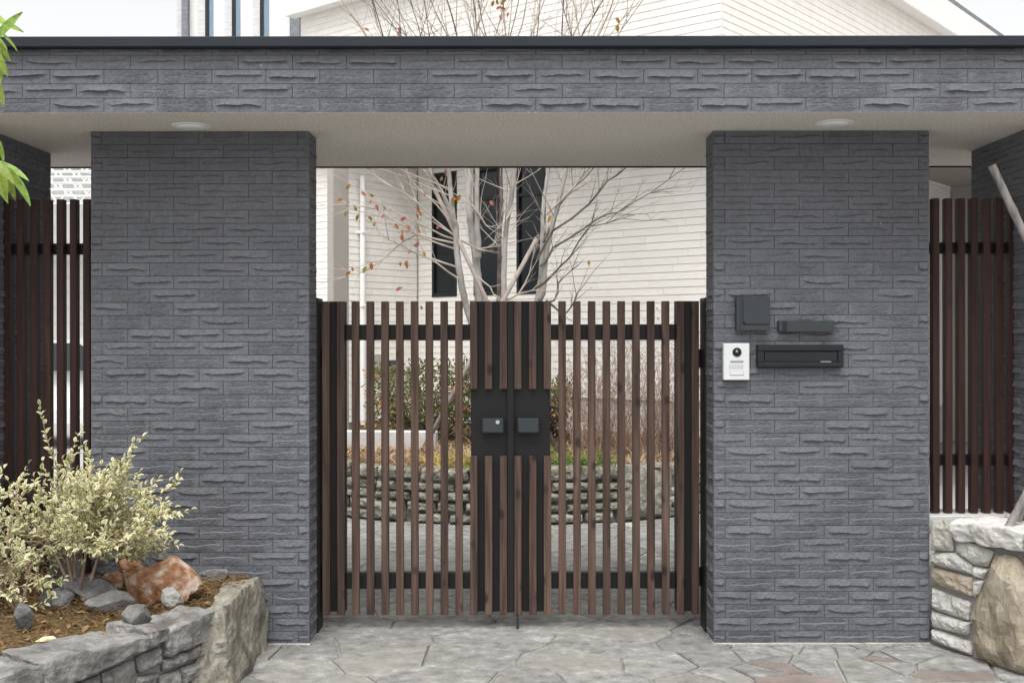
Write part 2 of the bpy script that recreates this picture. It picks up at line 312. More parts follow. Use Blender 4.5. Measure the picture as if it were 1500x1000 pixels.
def variegated():
    m = bpy.data.materials.new('variegated_leaf'); m.use_nodes = True; N = m.node_tree.nodes; L = m.node_tree.links
    b = N["Principled BSDF"]; b.inputs["Roughness"].default_value = .5; b.inputs["Specular IOR Level"].default_value = .35
    a = N.new("ShaderNodeAttribute"); a.attribute_name = "margin"
    tc = N.new("ShaderNodeTexCoord"); n = N.new("ShaderNodeTexNoise"); n.inputs["Scale"].default_value = 22; n.inputs["Detail"].default_value = 3
    L.new(tc.outputs["Object"], n.inputs["Vector"])
    ad = N.new("ShaderNodeMath"); ad.operation = 'MULTIPLY_ADD'; ad.inputs[1].default_value = .75; L.new(a.outputs["Fac"], ad.inputs[0])
    sb = N.new("ShaderNodeMapRange"); sb.inputs[1].default_value = .25; sb.inputs[2].default_value = .75; sb.inputs[3].default_value = -.25; sb.inputs[4].default_value = .55
    L.new(n.outputs["Fac"], sb.inputs[0]); L.new(sb.outputs[0], ad.inputs[2])
    rp = N.new("ShaderNodeValToRGB"); el = rp.color_ramp.elements
    el.new(.5); el.new(.7)
    for e, (p, c) in zip(el, [(.0,(.10,.16,.04)), (.28,(.30,.31,.12)), (.6,(.62,.59,.34)), (1.,(.78,.74,.55))]): e.position = p; e.color = (*c, 1)
    L.new(ad.outputs[0], rp.inputs[0]); L.new(rp.outputs[0], b.inputs["Base Color"])
    tr = N.new("ShaderNodeBsdfTranslucent"); L.new(rp.outputs[0], tr.inputs[0])
    ms = N.new("ShaderNodeMixShader"); ms.inputs[0].default_value = .25
    L.new(b.outputs[0], ms.inputs[1]); L.new(tr.outputs[0], ms.inputs[2]); L.new(ms.outputs[0], N["Material Output"].inputs[0])
    return m
M['leaf_var'] = variegated()

# ------------------------------------------------------------------ shape builders
TH, TG = .06018, .0011                           # tile course height, half joint
def tile_mesh(wd, var, typ, amp):
    rnd = random.Random(var*131+int(wd*1000)); nx = max(6, int(wd/.0078)); m = MB(); s = var*13.7+wd*50
    h = TH-2*TG; w_ = wd-2*TG; X = [TG+w_*i/nx for i in range(nx+1)]; base = .0100
    zc = .5+rnd.uniform(-.10,.10); wid = rnd.uniform(.08,.22); rows = 11
    pts = []
    for i, x in enumerate(X):
        u = i/nx
        zr = zc+.15*nz(u*3.2*wd/.227+s, 1.3)+.045*nz(u*15*wd/.227+s, 4.1)
        win = min(1, max(0, min(u, 1-u)-.03)/wid); win = win*win*(3-2*win)
        a = amp*win*(.72+.5*nz(u*3.1+s, 7.7))
        zz = [0, .14*zr/.5, zr*.45, zr*.72, zr-(.012 if typ == 0 else .05), zr+(.0 if typ == 0 else .03), zr+(1-zr)*.2, zr+(1-zr)*.4, zr+(1-zr)*.62, zr+(1-zr)*.83, 1]
        c = []
        for k, z in enumerate(zz):
            e = min(1, min(z, 1-z)/.10)*min(1, min(u, 1-u)/.03+.15)
            if typ == 0:                         # upper half proud, undercut below it
                hh = a*(max(0, 1-(z-zr)/(1-zr)))**1.1 if k >= 5 else -a*.22*(z/zr)
            else:                                # upper half sinks inward, lower half juts out
                hh = -.55*a*(max(0, 1-(z-zr)/(1-zr))) if k >= 6 else (-.62*a if k == 5 else a*.8*(z/zr)**.8)
            y = base+hh+e*(.0013*nz(x*60+s, z*4, 2)+.0013*nz(x*170+s, z*9, 5))
            c.append((x, -max(.003, y), TG+z*h))
        pts.append(c)
    vs_ = [p for c in pts for p in c]; fs = []
    for i in range(nx):
        for k in range(rows-1):
            a0 = i*rows+k; fs.append((a0, a0+rows, a0+rows+1, a0+1))
    o = len(vs_); n = nx+1
    ring = [i*rows for i in range(n)]+[(n-1)*rows+k for k in range(1, rows)]+[i*rows+rows-1 for i in range(n-2, -1, -1)]+[k for k in range(rows-2, 0, -1)]
    for r_ in ring: vs_.append((vs_[r_][0], .004, vs_[r_][2]))
    for q in range(len(ring)):
        q2 = (q+1) % len(ring); fs.append((ring[q2], ring[q], o+q, o+q2))
    m.add(vs_, fs)
    me = m.mesh('tile'); me.materials.append(M['tile']); return me
CLS = [.05, .11, .17, .193, .227]
TM = {}
def tile(parent, x0, x1, zrow, org, rot, last=[-1]):
    wd = x1-x0; c = min(CLS, key=lambda q: abs(q-wd))
    nv = 14 if c > .2 else 7
    v = random.randrange(nv)
    if v == last[0]: v = (v+1) % nv
    last[0] = v
    if (c, v) not in TM:
        TM[(c, v)] = tile_mesh(c, v, 0 if v % 5 in (0, 2, 4) else 1, random.Random(v*7+3).choice([.0112,.0102,.0092,.0080]))
    o = bpy.data.objects.new('tile', TM[(c, v)]); col.objects.link(o); o.parent = parent
    o.location = org; o.rotation_euler = (0, 0, rot); o.scale = (wd/c, 1, 1)
    return o

from mathutils.geometry import delaunay_2d_cdt
def poly_stone(poly, P, ud, nd, depth, bulge, amp, seed, n=32, rough=1.0):
    """stone with outline poly (s,z) on the upright plane through P along ud, face towards nd"""
    r_ = random.Random(int(seed*977)+5); pts = []; L_ = []; tot = 0
    for i in range(len(poly)):
        a = Vector(poly[i]); b = Vector(poly[(i+1) % len(poly)]); L_.append((a, b, (b-a).length)); tot += L_[-1][2]
    ar = sum(poly[i][0]*poly[(i+1) % len(poly)][1]-poly[(i+1) % len(poly)][0]*poly[i][1] for i in range(len(poly)))/2
    c = sum((Vector(p) for p in poly), Vector((0,0)))/len(poly)
    for i in range(n):
        t = tot*i/n
        for a, b, l in L_:
            if t <= l: p = a+(b-a)*(t/l); break
            t -= l
        else: p = L_[-1][1].copy()
        ed = p-c
        # round the corners a little, roughen the outline
        pts.append(p-ed*max(0, .018+.05*nz(seed+i*.9, 3.1)+.03*nz(seed+i*2.3, 8.1)))
    if ar < 0: pts.reverse()
    x0, x1 = min(p.x for p in pts), max(p.x for p in pts); y0, y1 = min(p.y for p in pts), max(p.y for p in pts)
    st = max(.011, math.sqrt(abs(ar)/130))
    def dist(q):
        d = 9; ins = False
        for i in range(n):
            a, b = pts[i], pts[(i+1) % n]; e = b-a; t = max(0, min(1, (q-a).dot(e)/max(1e-12, e.length_squared))); d = min(d, (q-a-e*t).length)
            if (a.y > q.y) != (b.y > q.y) and q.x < (b.x-a.x)*(q.y-a.y)/(b.y-a.y)+a.x: ins = not ins
        return d if ins else -d
    V2 = list(pts); D = [0.]*n; yy = y0
    while yy < y1:
        xx = x0
        while xx < x1:
            q = Vector((xx+r_.uniform(-.4,.4)*st, yy+r_.uniform(-.4,.4)*st)); d = dist(q)
            if d > st*.4: V2.append(q); D.append(d)
            xx += st
        yy += st
    vo, eo, fo_, ov, oe, of = delaunay_2d_cdt(V2, [(i, (i+1) % n) for i in range(n)], [], 1, 1e-6)
    mp_ = {}
    for k, lst in enumerate(ov):
        for q in lst: mp_[q] = k
    ud = Vector((ud[0], ud[1], 0)); nd = Vector((nd[0], nd[1], 0)); P = Vector((P[0], P[1], 0)); em = max(.012, .30*min(x1-x0, y1-y0))
    vs_ = []; tx, ty = r_.uniform(-.12,.12), r_.uniform(-.25,.1)
    for k, q in enumerate(vo):
        d = D[ov[k][0]] if ov[k] and ov[k][0] < len(D) else 0
        h = bulge*(1-(1-min(1, d/em))**2.4)
        f_ = min(1, d/.02)
        h += f_*(amp*1.1*nz(q.x*9+seed, q.y*13, seed)+amp*.8*nz(q.x*24+seed, q.y*36, 4)+amp*.4*nz(q.x*60+seed, q.y*80, 9)+tx*(q.x-c.x)*.3+ty*(q.y-c.y)*.3)
        vs_.append(P+ud*q.x+nd*h+Vector((0,0,q.y)))
    fs = [tuple(f) for f in fo_]
    o_ = len(vs_)
    for i in range(n): q = vo[mp_[i]]; vs_.append(P+ud*q.x-nd*depth+Vector((0,0,q.y)))
    for i in range(n):
        j = (i+1) % n; fs.append((mp_[j], mp_[i], o_+i, o_+j))
    # triangles face along ud x up; turn them to nd when needed
    if ud.cross(Vector((0,0,1))).dot(nd) < 0: fs = [f[::-1] for f in fs]
    m = MB(); m.add(vs_, fs); return m

def hex_rock(c8, n, amp, freq, seed, rnd=.10):
    """rough block between 8 corners (bottom 4, top 4, going round)"""
    c8 = [Vector(c) for c in c8]; cen = sum(c8, Vector((0,0,0)))/8
    vs_ = []; idx = {}; fs = []
    def P(u, v, w_):
        key = (round(u, 4), round(v, 4), round(w_, 4))
        if key in idx: return idx[key]
        b = (c8[0]*(1-u)+c8[1]*u)*(1-v)+(c8[3]*(1-u)+c8[2]*u)*v
        t = (c8[4]*(1-u)+c8[5]*u)*(1-v)+(c8[7]*(1-u)+c8[6]*u)*v
        p = b*(1-w_)+t*w_
        ex = sum(1 for q in (u, v, w_) if q < .001 or q > .999)
        p = p+(cen-p)*(rnd*(0, 0, .35, .8)[ex] if ex else 0)
        q = p*freq
        p = p+mnoise.noise_vector((q.x+seed, q.y, q.z))*amp+mnoise.noise_vector((q.x*2.7+seed, q.y*2.7, q.z*2.7+5))*amp*.6+mnoise.noise_vector((q.x*7+seed, q.y*7, q.z*7+5))*amp*.35
        idx[key] = len(vs_); vs_.append(p); return idx[key]
    for ax in range(3):
        for sd in (0, 1):
            for i in range(n):
                for j in range(n):
                    q = []
                    for a, b in ((i,j),(i+1,j),(i+1,j+1),(i,j+1)):
                        t = [0,0,0]; t[ax] = sd; t[(ax+1)%3] = a/n; t[(ax+2)%3] = b/n; q.append(P(*t))
                    fs.append(tuple(q) if sd else tuple(q[::-1]))
    m = MB(); m.add(vs_, fs); return m

def blob_rock(w_, d_, h_, seed, amp=.22):
    import bmesh
    r_ = random.Random(int(seed*1000)); bm = bmesh.new(); bmesh.ops.create_icosphere(bm, subdivisions=4, radius=1)
    pl = []
    for i in range(17):
        n_ = Vector((r_.gauss(0,1), r_.gauss(0,1), r_.gauss(0,1))).normalized(); pl.append((n_, r_.uniform(.62,.95)))
    for v in bm.verts:
        p = v.co.normalized(); k = 1.12
        for n_, dd in pl:
            c = p.dot(n_)
            if c > .05: k = min(k, dd/c)
        k += amp*.20*nz(p.x*2.2+seed, p.y*2.2, p.z*2.2)+amp*.16*nz(p.x*6+seed, p.y*6, p.z*6)+amp*.10*nz(p.x*14+seed, p.y*14, p.z*14)
        v.co = (p.x*k*w_/2*1.12, p.y*k*d_/2*1.12, p.z*k*h_/2*1.12)
    me = bpy.data.meshes.new('rock'); bm.to_mesh(me); bm.free(); return me

# ================================================================== SETTING
YP = 5.125                                       # front face of the pillars
g = MB(); g.add([(-400,-60,-.03),(400,-60,-.03),(400,900,-.03),(-400,900,-.03)], [(0,1,2,3)])
put('ground', g, M['ground'], kind='structure')
path = MB(); path.box(-2.6, 3.0, 2.2, 9.6, -.06, -.011)
path = put('paved_path', path, M['mortar'], kind='structure')

def clip(poly, a, b, c):                         # keep a*x+b*y<=c
    out = []
    for i in range(len(poly)):
        p, q = poly[i], poly[(i+1) % len(poly)]
        dp, dq = a*p[0]+b*p[1]-c, a*q[0]+b*q[1]-c
        if dp <= 0: out.append(p)
        if (dp < 0) != (dq < 0) and dp != dq:
            t = dp/(dp-dq); out.append((p[0]+(q[0]-p[0])*t, p[1]+(q[1]-p[1])*t))
    return out
rs = random.Random(21); seeds = []
ynow = 3.55; row = 0
while ynow < 9.3:
    xx = -2.1+(row % 2)*.19
    while xx < 2.7:
        seeds.append((xx+rs.uniform(-.19,.19), ynow+rs.uniform(-.125,.125))); xx += .42
    ynow += .27; row += 1
seeds = [s for s in seeds if rs.random() > .10]
for _ in range(14): seeds.append((rs.uniform(.8,1.9), rs.uniform(4.5,5.1)))
C0 = Vector((-.01, 8.413+2.4))                   # centre of the round garden bed
for i, s in enumerate(seeds):
    if (Vector(s)-C0).length < 2.3: continue
    pl = [(s[0]-.8,s[1]-.8),(s[0]+.8,s[1]-.8),(s[0]+.8,s[1]+.8),(s[0]-.8,s[1]+.8)]
    for j, t in enumerate(seeds):
        if i == j: continue
        dx, dy = t[0]-s[0], t[1]-s[1]
        if dx*dx+dy*dy > 2.2: continue
        g_ = rs.uniform(.0022,.0048) if s[1] > 5.2 or s[0] < .6 else rs.uniform(.003,.008)
        L_ = math.hypot(dx, dy)
        pl = clip(pl, dx, dy, dx*(s[0]+t[0])/2+dy*(s[1]+t[1])/2-g_*L_)
        if len(pl) < 3: break
    if len(pl) < 3: continue
    # wobble the edges a little
    big = []
    for q in range(len(pl)):
        a = Vector(pl[q]); b = Vector(pl[(q+1) % len(pl)])
        k = max(1, int((b-a).length/.07))
        for e in range(k):
            p = a+(b-a)*e/k
            if e: p = p+(Vector(s)-p).normalized()*max(0, .012*nz(p.x*14+i, p.y*14))
            big.append(p)
    n = len(big); tilt = (rs.uniform(-.006,.006), rs.uniform(-.006,.006)); hz = rs.uniform(-.0015,.0015)
    vs_ = []
    for k, z in ((1.0,-.03),(1.0,-.006),(.968,.0)):
        for p in big:
            q = Vector(s)+(p-Vector(s))*k
            vs_.append((q.x-s[0], q.y-s[1], z+hz+(tilt[0]*(q.x-s[0])+tilt[1]*(q.y-s[1]) if z > -.02 else 0)+(.0015*nz(q.x*9, q.y*9) if z == 0 else 0)))
    fs = []
    for r_ in range(2):
        for q in range(n): fs.append((r_*n+q, r_*n+(q+1) % n, (r_+1)*n+(q+1) % n, (r_+1)*n+q))
    fs.append(tuple(range(2*n, 3*n)))
    m = MB(); m.add(vs_, fs)
    put('flagstone', m, M['flag_rust'] if rs.random() < .025 or (s[0] > .9 and 4.4 < s[1] < 5.1 and rs.random() < .25) else M['flag'], path, (s[0], s[1], 0))

rq = random.Random(4); m = MB()
for i in range(900):
    if rq.random() < .6:
        Y = YP-.012-abs(rq.gauss(0,.05)); x = rq.choice((rq.uniform(-1.12,-.93), rq.uniform(.92,1.92)))
    else: x, Y = rq.uniform(-1.2,2.0), rq.uniform(4.5,8.2)
    r0 = rq.uniform(.0012,.0035); a = rq.uniform(0,6.28)
    m.add([(x+r0*math.cos(a), Y+r0*math.sin(a), .001), (x+r0*math.cos(a+2.1), Y+r0*math.sin(a+2.1), .001), (x+r0*math.cos(a+4.2), Y+r0*math.sin(a+4.2), .001), (x, Y, .001+r0*1.2)], [(0,1,3),(1,2,3),(2,0,3)])
put('grit', m, M['litter_grit'], kind='stuff', label='fine grit scattered on the paving')
# ------------------------------------------------------------------ gate pillars
def pillar(label, jA, jB, inner):
    XA, XB = gx(jA[0], YP), gx(jA[-1], YP)
    root = thing('gate_pillar', label, 'pillar', ((XA+XB)/2, YP+.1, 0), 0, 'gate pillars')
    o = root.location; YB = 5.318; t_ = .0105
    xi0, xi1 = (XA, XB-t_) if inner > 0 else (XA+t_, XB)
    pbox('core', root, M['grout'], (xi0+(.002 if inner > 0 else 0), xi1-(0 if inner > 0 else .002), YP+t_, YB, -.04, 2.3465))
    pbox('base_joint', root, M['base_mortar'], (XA-.004, XB+.004, YP-.011, YB-.01, -.03, .006), .003)
    for r_ in range(39):
        z = r_*TH
        J = jA if r_ % 2 == 0 else jB
        for a, b in zip(J[:-1], J[1:]):
            tile(root, gx(a, YP), gx(b, YP), r_, (gx(a, YP)-o.x, YP+t_-o.y, z), 0)
        if inner > 0:
            tile(root, YP+t_, YB, r_, (XB-t_-o.x, YP+t_-o.y, z), R(90))
        else:
            tile(root, YP+t_, YB, r_, (XA+t_-o.x, YB-o.y, z), R(-90))
    return root
pillar('grey split-face tiled gate pillar standing behind the cream variegated shrub',
       [133,149.5,219.4,291.5,364,436.4,453], [133,187,254.5,327,399,453], 1)
pillar('grey split-face tiled gate pillar carrying the intercom and mail slot',
       [1045,1062,1134.6,1207,1279,1346,1361.5], [1045,1099,1171,1243,1308,1361.5], -1)

# ------------------------------------------------------------------ canopy beam
YF, YBK = 4.706, 6.186; BX = 3.05
can = thing('gate_canopy', 'flat canopy beam of grey split-face tiles with dark metal coping over the gate', 'canopy', (0, 5.4, 2.347))
pbox('beam_core', can, M['grout'], (-BX, BX, YF+.011, YBK-.012, 2.357, 2.612))
pbox('soffit', can, M['stucco'], (-BX, BX, YF+.004, YBK, 2.3475, 2.356))
pbox('coping', can, M['coping'], (-BX-.03, BX+.03, 4.664, YBK+.03, 2.6135, 2.658), .004)
pbox('drip_edge', can, M['black'], (-BX, BX, YBK+.001, YBK+.012, 2.340, 2.40))
L_ = 79.1*YF/F
for r_ in range(5):
    x0 = gx(73.4 if r_ % 2 == 0 else 112, YF)
    k0 = math.floor((-BX-x0)/L_)
    for k in range(k0, k0+60):
        a, b = max(-BX, x0+k*L_), min(BX, x0+(k+1)*L_)
        if b-a < .02: continue
        t_ = tile(can, a, b, r_, (a, YF+.0105-5.4, r_*TH+.0015), 0)
        if r_ == 4: t_.scale.z = .43
for lx in (280, 1222):
    Yl = .947*F/(495-(184 if lx < 700 else 181)); X = gx(lx, Yl)
    m = MB(); m.tube([(X,Yl-5.4,.001),(X,Yl-5.4,-.003),(X,Yl-5.4,-.005)], [.084,.084,.078], 32)
    rg = put('downlight', m, M['white_paint'], can)
    m = MB(); m.tube([(X,Yl-5.4,-.004),(X,Yl-5.4,-.009),(X,Yl-5.4,-.012)], [.062,.058,.03], 28)
    put('lens', m.mesh('lens', True), M['lamp_glass'], rg)

# ------------------------------------------------------------------ side piers
def pier(label, X, YE, sgn):
    root = thing('wall_pier', label, 'wall', (X-sgn*.3, 5.3, 0), 0, 'dark tiled piers beside the slat fences')
    o = root.location; t_ = .0105
    xs = sorted((X-sgn*.62, X-sgn*t_))
    pbox('core', root, M['grout'], (xs[0], xs[1], 4.92, YE, -.04, 2.3465))
    for r_ in range(39):
        J = [4.92, 5.02, 5.247, 5.474, YE-.06, YE] if r_ % 2 else [4.92, 5.134, 5.361, 5.588, YE]
        for a, b in zip(J[:-1], J[1:]):
            if sgn > 0: tile(root, a, b, r_, (X-t_-o.x, a-o.y, r_*TH), R(90))
            else: tile(root, a, b, r_, (X+t_-o.x, b-o.y, r_*TH), R(-90))
pier('dark tiled pier beside the slat fence behind the cream shrub', -2.366, 5.748, 1)
pier('dark tiled pier beside the slat fence with bamboo poles before it', 2.335, 5.69, -1)

# ------------------------------------------------------------------ gate
XC = -.0072; YS = 5.385; SD = .034
SWD, PT, G0 = .0358, .0712, .0172
ZB, ZT, ZU, ZL = .070, 1.577, 1.154, .832
def slat_mesh(h, wd=SWD, dp=SD):
    m = MB(); m.box(-wd/2, wd/2, -dp/2, dp/2, -h/2, h/2, .0022); return m.mesh('slat')
SM = {h: slat_mesh(h) for h in (ZT-ZB, ZT-ZU, ZL-ZB)}
def gate(label, s):
    root = thing('gate_leaf', label, 'gate', (XC+s*.45, 5.42, ZB), 0, 'slatted gate leaves')
    o = root.location
    def bx(name, u0, u1, y0, y1, z0, z1, mt, c=.002, par=None):
        a, b = sorted((XC+s*u0, XC+s*u1)); m = MB(); m.box(a-o.x, b-o.x, y0-o.y, y1-o.y, z0-o.z, z1-o.z, c)
        return put(name, m, mt, par or root)
    def sl(u, z0, z1):
        me = SM[z1-z0] if (z1-z0) in SM else SM[min(SM, key=lambda q: abs(q-(z1-z0)))]
        put('slat', me, M['wood'], root, (XC+s*u-o.x, YS+SD/2-o.y+random.uniform(-.0008,.0008), (z0+z1)/2-o.z), (0,0,random.choice((0,math.pi))))
    for k in range(13):
        u = G0+PT*k+SWD/2
        if k < 3: sl(u, ZU, ZT); sl(u, ZB, ZL)
        else: sl(u, ZB, ZT)
    yb = YS+SD+.001
    bx('lock_stile', .0125, .192, yb, yb+.04, ZB+.008, ZT+.001, M['black'])
    bx('hinge_stile', G0+PT*11-.002, G0+PT*12+SWD, yb, yb+.05, ZB+.008, ZT+.001, M['black'])
    for z0, z1 in ((1.390,1.466),(.188,.267)):
        bx('rail', .193, G0+PT*11-.003, yb, yb+.035, z0, z1, M['black'])
    a, b = (.032, .138)
    h = bx('handle', a, b, YS-.022, YS+SD, .944, 1.016, M['device'], .006)
    if s < 0:
        bx('meeting_strip', -.0166, .0166, YS+.012, YS+.0345, ZB+.008, ZT+.001, M['black'])
        m = MB(); m.disc((XC+s*.062-o.x, YS-.021-o.y, .998-o.z), (0,-1,0), .0095, .006, 20)
        put('lock_cylinder', m, M['chrome'], h)
        m = MB(); m.box(XC+s*.062-o.x-.001, XC+s*.062-o.x+.001, YS-.0285-o.y, YS-.0265-o.y, .993-o.z, 1.003-o.z)
        put('keyhole', m, M['lens'], h)
    else:
        m = MB(); m.tube([(XC+.033-o.x, YS+.01-o.y, .002-o.z), (XC+.033-o.x, YS+.01-o.y, .16-o.z)], .0065, 10)
        put('drop_bolt', m, M['device'], root)
    # hinge straps reaching the post
    for z in (1.30, .245):
        bx('hinge', G0+PT*12+SWD-.002, G0+PT*12+SWD+.014, yb+.004, yb+.03, z-.045, z+.045, M['black'])
gate('dark brown slatted gate leaf with a chrome key cylinder on its handle', -1)
gate('dark brown slatted gate leaf with a plain handle and drop bolt', 1)
for s, lb in ((-1, 'slim black steel gate post on the pillar behind the shrub'), (1, 'slim black steel gate post on the pillar with the intercom')):
    u0, u1 = (.916, .946)
    x0, x1 = sorted((s*u0-.006*(s < 0), s*u1))
    m = MB(); m.box(x0, x1, 5.322, 5.46, 0, 1.592, .003)
    tag(put('gate_post', m, M['black']), lb, 'post', 'gate posts')

# ------------------------------------------------------------------ slat fences
YN = 5.21
def fence(label, xs, z0, zr):
    X = [gx(x, YN) for x in xs]
    root = thing('slat_fence', label, 'fence', ((X[0]+X[-1])/2, YN, z0), 0, 'slat fences beside the pillars')
    o = root.location; me = slat_mesh(2.048-z0, .0325, .042)
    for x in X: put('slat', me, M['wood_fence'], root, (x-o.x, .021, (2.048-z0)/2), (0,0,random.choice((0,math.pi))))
    for z in zr:
        m = MB(); m.box(X[0]-.02-o.x, X[-1]+.02-o.x, .043, .073, z-.026-o.z, z+.026-o.z, .002); put('rail', m, M['black'], root)
fence('dark brown slat fence panel behind the cream variegated shrub', [126.5-19.4*k for k in range(7)][::-1], .30, (1.82, .60))
fence('dark brown slat fence panel on a low sill behind bamboo poles', [1371.5+18.75*k for k in range(7)], .584, (1.82, .827))
m = MB(); m.box(1.905, 2.33, 5.15, 5.36, .50, .581, .004)
tag(put('fence_sill', m, M['concrete']), 'pale concrete sill under the slat fence with bamboo poles', 'sill')

# ------------------------------------------------------------------ things on the pillar
YW = YP-.004
def wbox(name, x0, x1, y0, y1, d, mt, lb, cat, c=.003):
    Yf = YW-d; a, b = gx(x0, Yf), gx(x1, Yf); t, u = gz(y0, Yf), gz(y1, Yf)
    root = thing(name, lb, cat, ((a+b)/2, YW, u))
    return root, a, b, t, u, Yf
root, a, b, t, u, Yf = wbox('delivery_box', 1079, 1128, 435, 484, .035, None, 'square slate-blue metal box above the white intercom', 'wall box')
pbox('body', root, M['device'], (a, b, Yf+.006, YW+.02, u, t), .003)
pbox('door', root, M['device'], (a+.030, b, Yf, Yf+.0055, u+.028, t), .0015)
pbox('side_trim', root, M['device'], (a, a+.018, Yf+.001, Yf+.0055, u, t), .001)
pbox('bottom_trim', root, M['device'], (a+.0185, b, Yf+.001, Yf+.0055, u, u+.0225), .001)
m = MB(); m.disc((a+.036-root.location.x, Yf-.0001-root.location.y, u+.034-root.location.z), (0,-1,0), .006, .003, 18); put('latch', m, M['device_dark'], root)
root, a, b, t, u, Yf = wbox('name_plate', 1141, 1222, 470, 486, .03, None, 'long narrow slate-blue metal plate above the mail slot', 'wall plate')
pbox('body', root, M['device'], (a, b, Yf+.004, YW+.02, u, t), .003)
pbox('face_plate', root, M['device'], (a+.036, b, Yf, Yf+.0035, u, t), .001)
for k in range(3): pbox('rib', root, M['device_dark'], (a+.018+k*.006, a+.0205+k*.006, Yf+.0015, Yf+.0045, u+.001, t-.001))
root, a, b, t, u, Yf = wbox('mail_slot', 1110, 1236, 505, 538, .035, None, 'wide black metal mail slot with a hinged flap', 'mailbox')
pbox('body', root, M['device_dark'], (a, b, Yf+.012, YW+.02, u, t), .004)
pbox('top_frame', root, M['device_dark'], (a, b, Yf, Yf+.0115, t-.029, t), .003)
pbox('bottom_frame', root, M['device_dark'], (a, b, Yf+.001, Yf+.0115, u, u+.022), .003)
pbox('side_frame', root, M['device_dark'], (a, a+.029, Yf+.002, Yf+.0115, u+.0225, t-.0295), .001)
pbox('side_frame', root, M['device_dark'], (b-.024, b, Yf+.002, Yf+.0115, u+.0225, t-.0295), .001)
pbox('flap', root, M['device_dark'], (a+.033, b-.028, Yf+.006, Yf+.0115, u+.025, t-.032), .001)
pbox('flap_lip', root, M['chrome'], (b-.105, b-.056, Yf+.004, Yf+.006, u+.0232, u+.0262))
root, a, b, t, u, Yf = wbox('intercom', 1060, 1098, 503, 557, .028, None, 'white video intercom panel with a round black camera', 'intercom')
pbox('panel', root, M['white_plastic'], (a, b, Yf, YW+.02, u, t), .0035)
o = root.location; cx, cz = gx(1079.5, Yf)-o.x, gz(516, Yf)-o.z
m = MB(); m.disc((cx, Yf-o.y-.0002, cz), (0,-1,0), .0205, .003, 30); cm = put('camera_ring', m, M['rubber'], root)
m = MB(); m.tube([(cx,Yf-o.y-.003,cz),(cx,Yf-o.y-.007,cz),(cx,Yf-o.y-.009,cz)], [.013,.011,.004], 24); put('camera_lens', m.mesh('camera_lens', True), M['lens'], cm)
m = MB(); m.disc((cx-.003, Yf-o.y-.0088, cz+.003), (0,-1,0), .0035, .001, 10); put('lens_glint', m, M['chrome'], cm)
pbox('name_strip', root, M['grey_print'], (a+.030, b-.028, Yf-.0008, Yf+.001, u+.079, u+.089))
for k in range(10): pbox('speaker_slit', root, M['grey_print'], (a+.025+k*.0068, a+.0268+k*.0068, Yf-.0007, Yf+.001, u+.049, u+.071))
pbox('button_recess', root, M['grey_print'], (a+.028, b-.027, Yf-.0006, Yf+.001, u+.022, u+.0405))
pbox('call_button', root, M['white_plastic'], (a+.0295, b-.0285, Yf-.003, Yf+.001, u+.0235, u+.039), .001)

# ================================================================== STONE PLANTER on the shrub's side
lp = thing('stone_planter', 'rough grey stone retaining wall in front of the pillar behind the shrub', 'stone wall', (-1.4, 4.3, 0))
lo = lp.location
def lput(name, m, mt):
    m.v = [(v[0]-lo.x, v[1]-lo.y, v[2]-lo.z) for v in m.v]; return put(name, m, mt, lp)
# tall tan end stone, its right face along the path
e = [(-1.26,4.37,-.03),(-1.115,4.47,-.03),(-1.095,5.115,-.03),(-1.29,5.11,-.03), (-1.225,4.46,.325),(-1.158,4.50,.338),(-1.132,5.10,.322),(-1.285,5.0,.316)]
lput('stone', hex_rock(e, 24, .022, 5, 3.3, .04), M['stone_olive'])
P2 = Vector((-1.213, 4.47)); D2 = Vector((-.477,-.879)); N2 = Vector((.879,-.477))
def s2(x, y):                                    # pixel on the bent wall face
    t = online(x, P2, D2); Y = P2.y+D2.y*t; return t, gz(y, Y)
def cap(pa, pb, ba, bb, dep, seed, out=.02):
    (s0, z0), (s1, z1), (q0, w0), (q1, w1) = s2(*pa), s2(*pb), s2(*ba), s2(*bb)
    f = lambda s, z, o_: Vector((P2.x+D2.x*s+N2.x*o_, P2.y+D2.y*s+N2.y*o_, z))
    c8 = [f(q0,w0,out), f(q0,w0,-dep), f(q1,w1,-dep), f(q1,w1,out), f(s0,z0,out), f(s0,z0+.004,-dep), f(s1,z1+.004,-dep), f(s1,z1,out)]
    c8 = [c8[3],c8[0],c8[1],c8[2],c8[7],c8[4],c8[5],c8[6]]
    return hex_rock(c8, 16, .013, 8, seed, .06)
lput('stone', cap((308,893),(240,922),(306,934),(238,962), .17, 1.1, .025), M['stone_grey'])
lput('stone', cap((240,915),(214,921),(238,935),(213,946), .20, 5.4, .02), M['stone_grey'])
lput('stone', cap((213,930),(56,966),(208,947),(62,1012), .20, 8.2, .035), M['stone_grey'])
lput('stone', cap((60,972),(-90,1010),(60,1040),(-90,1075), .2, 4.7, .02), M['stone_grey'])
lput('stone', cap((-92,1005),(-260,1050),(-92,1080),(-260,1130), .2, 9.7, .02), M['stone_grey'])
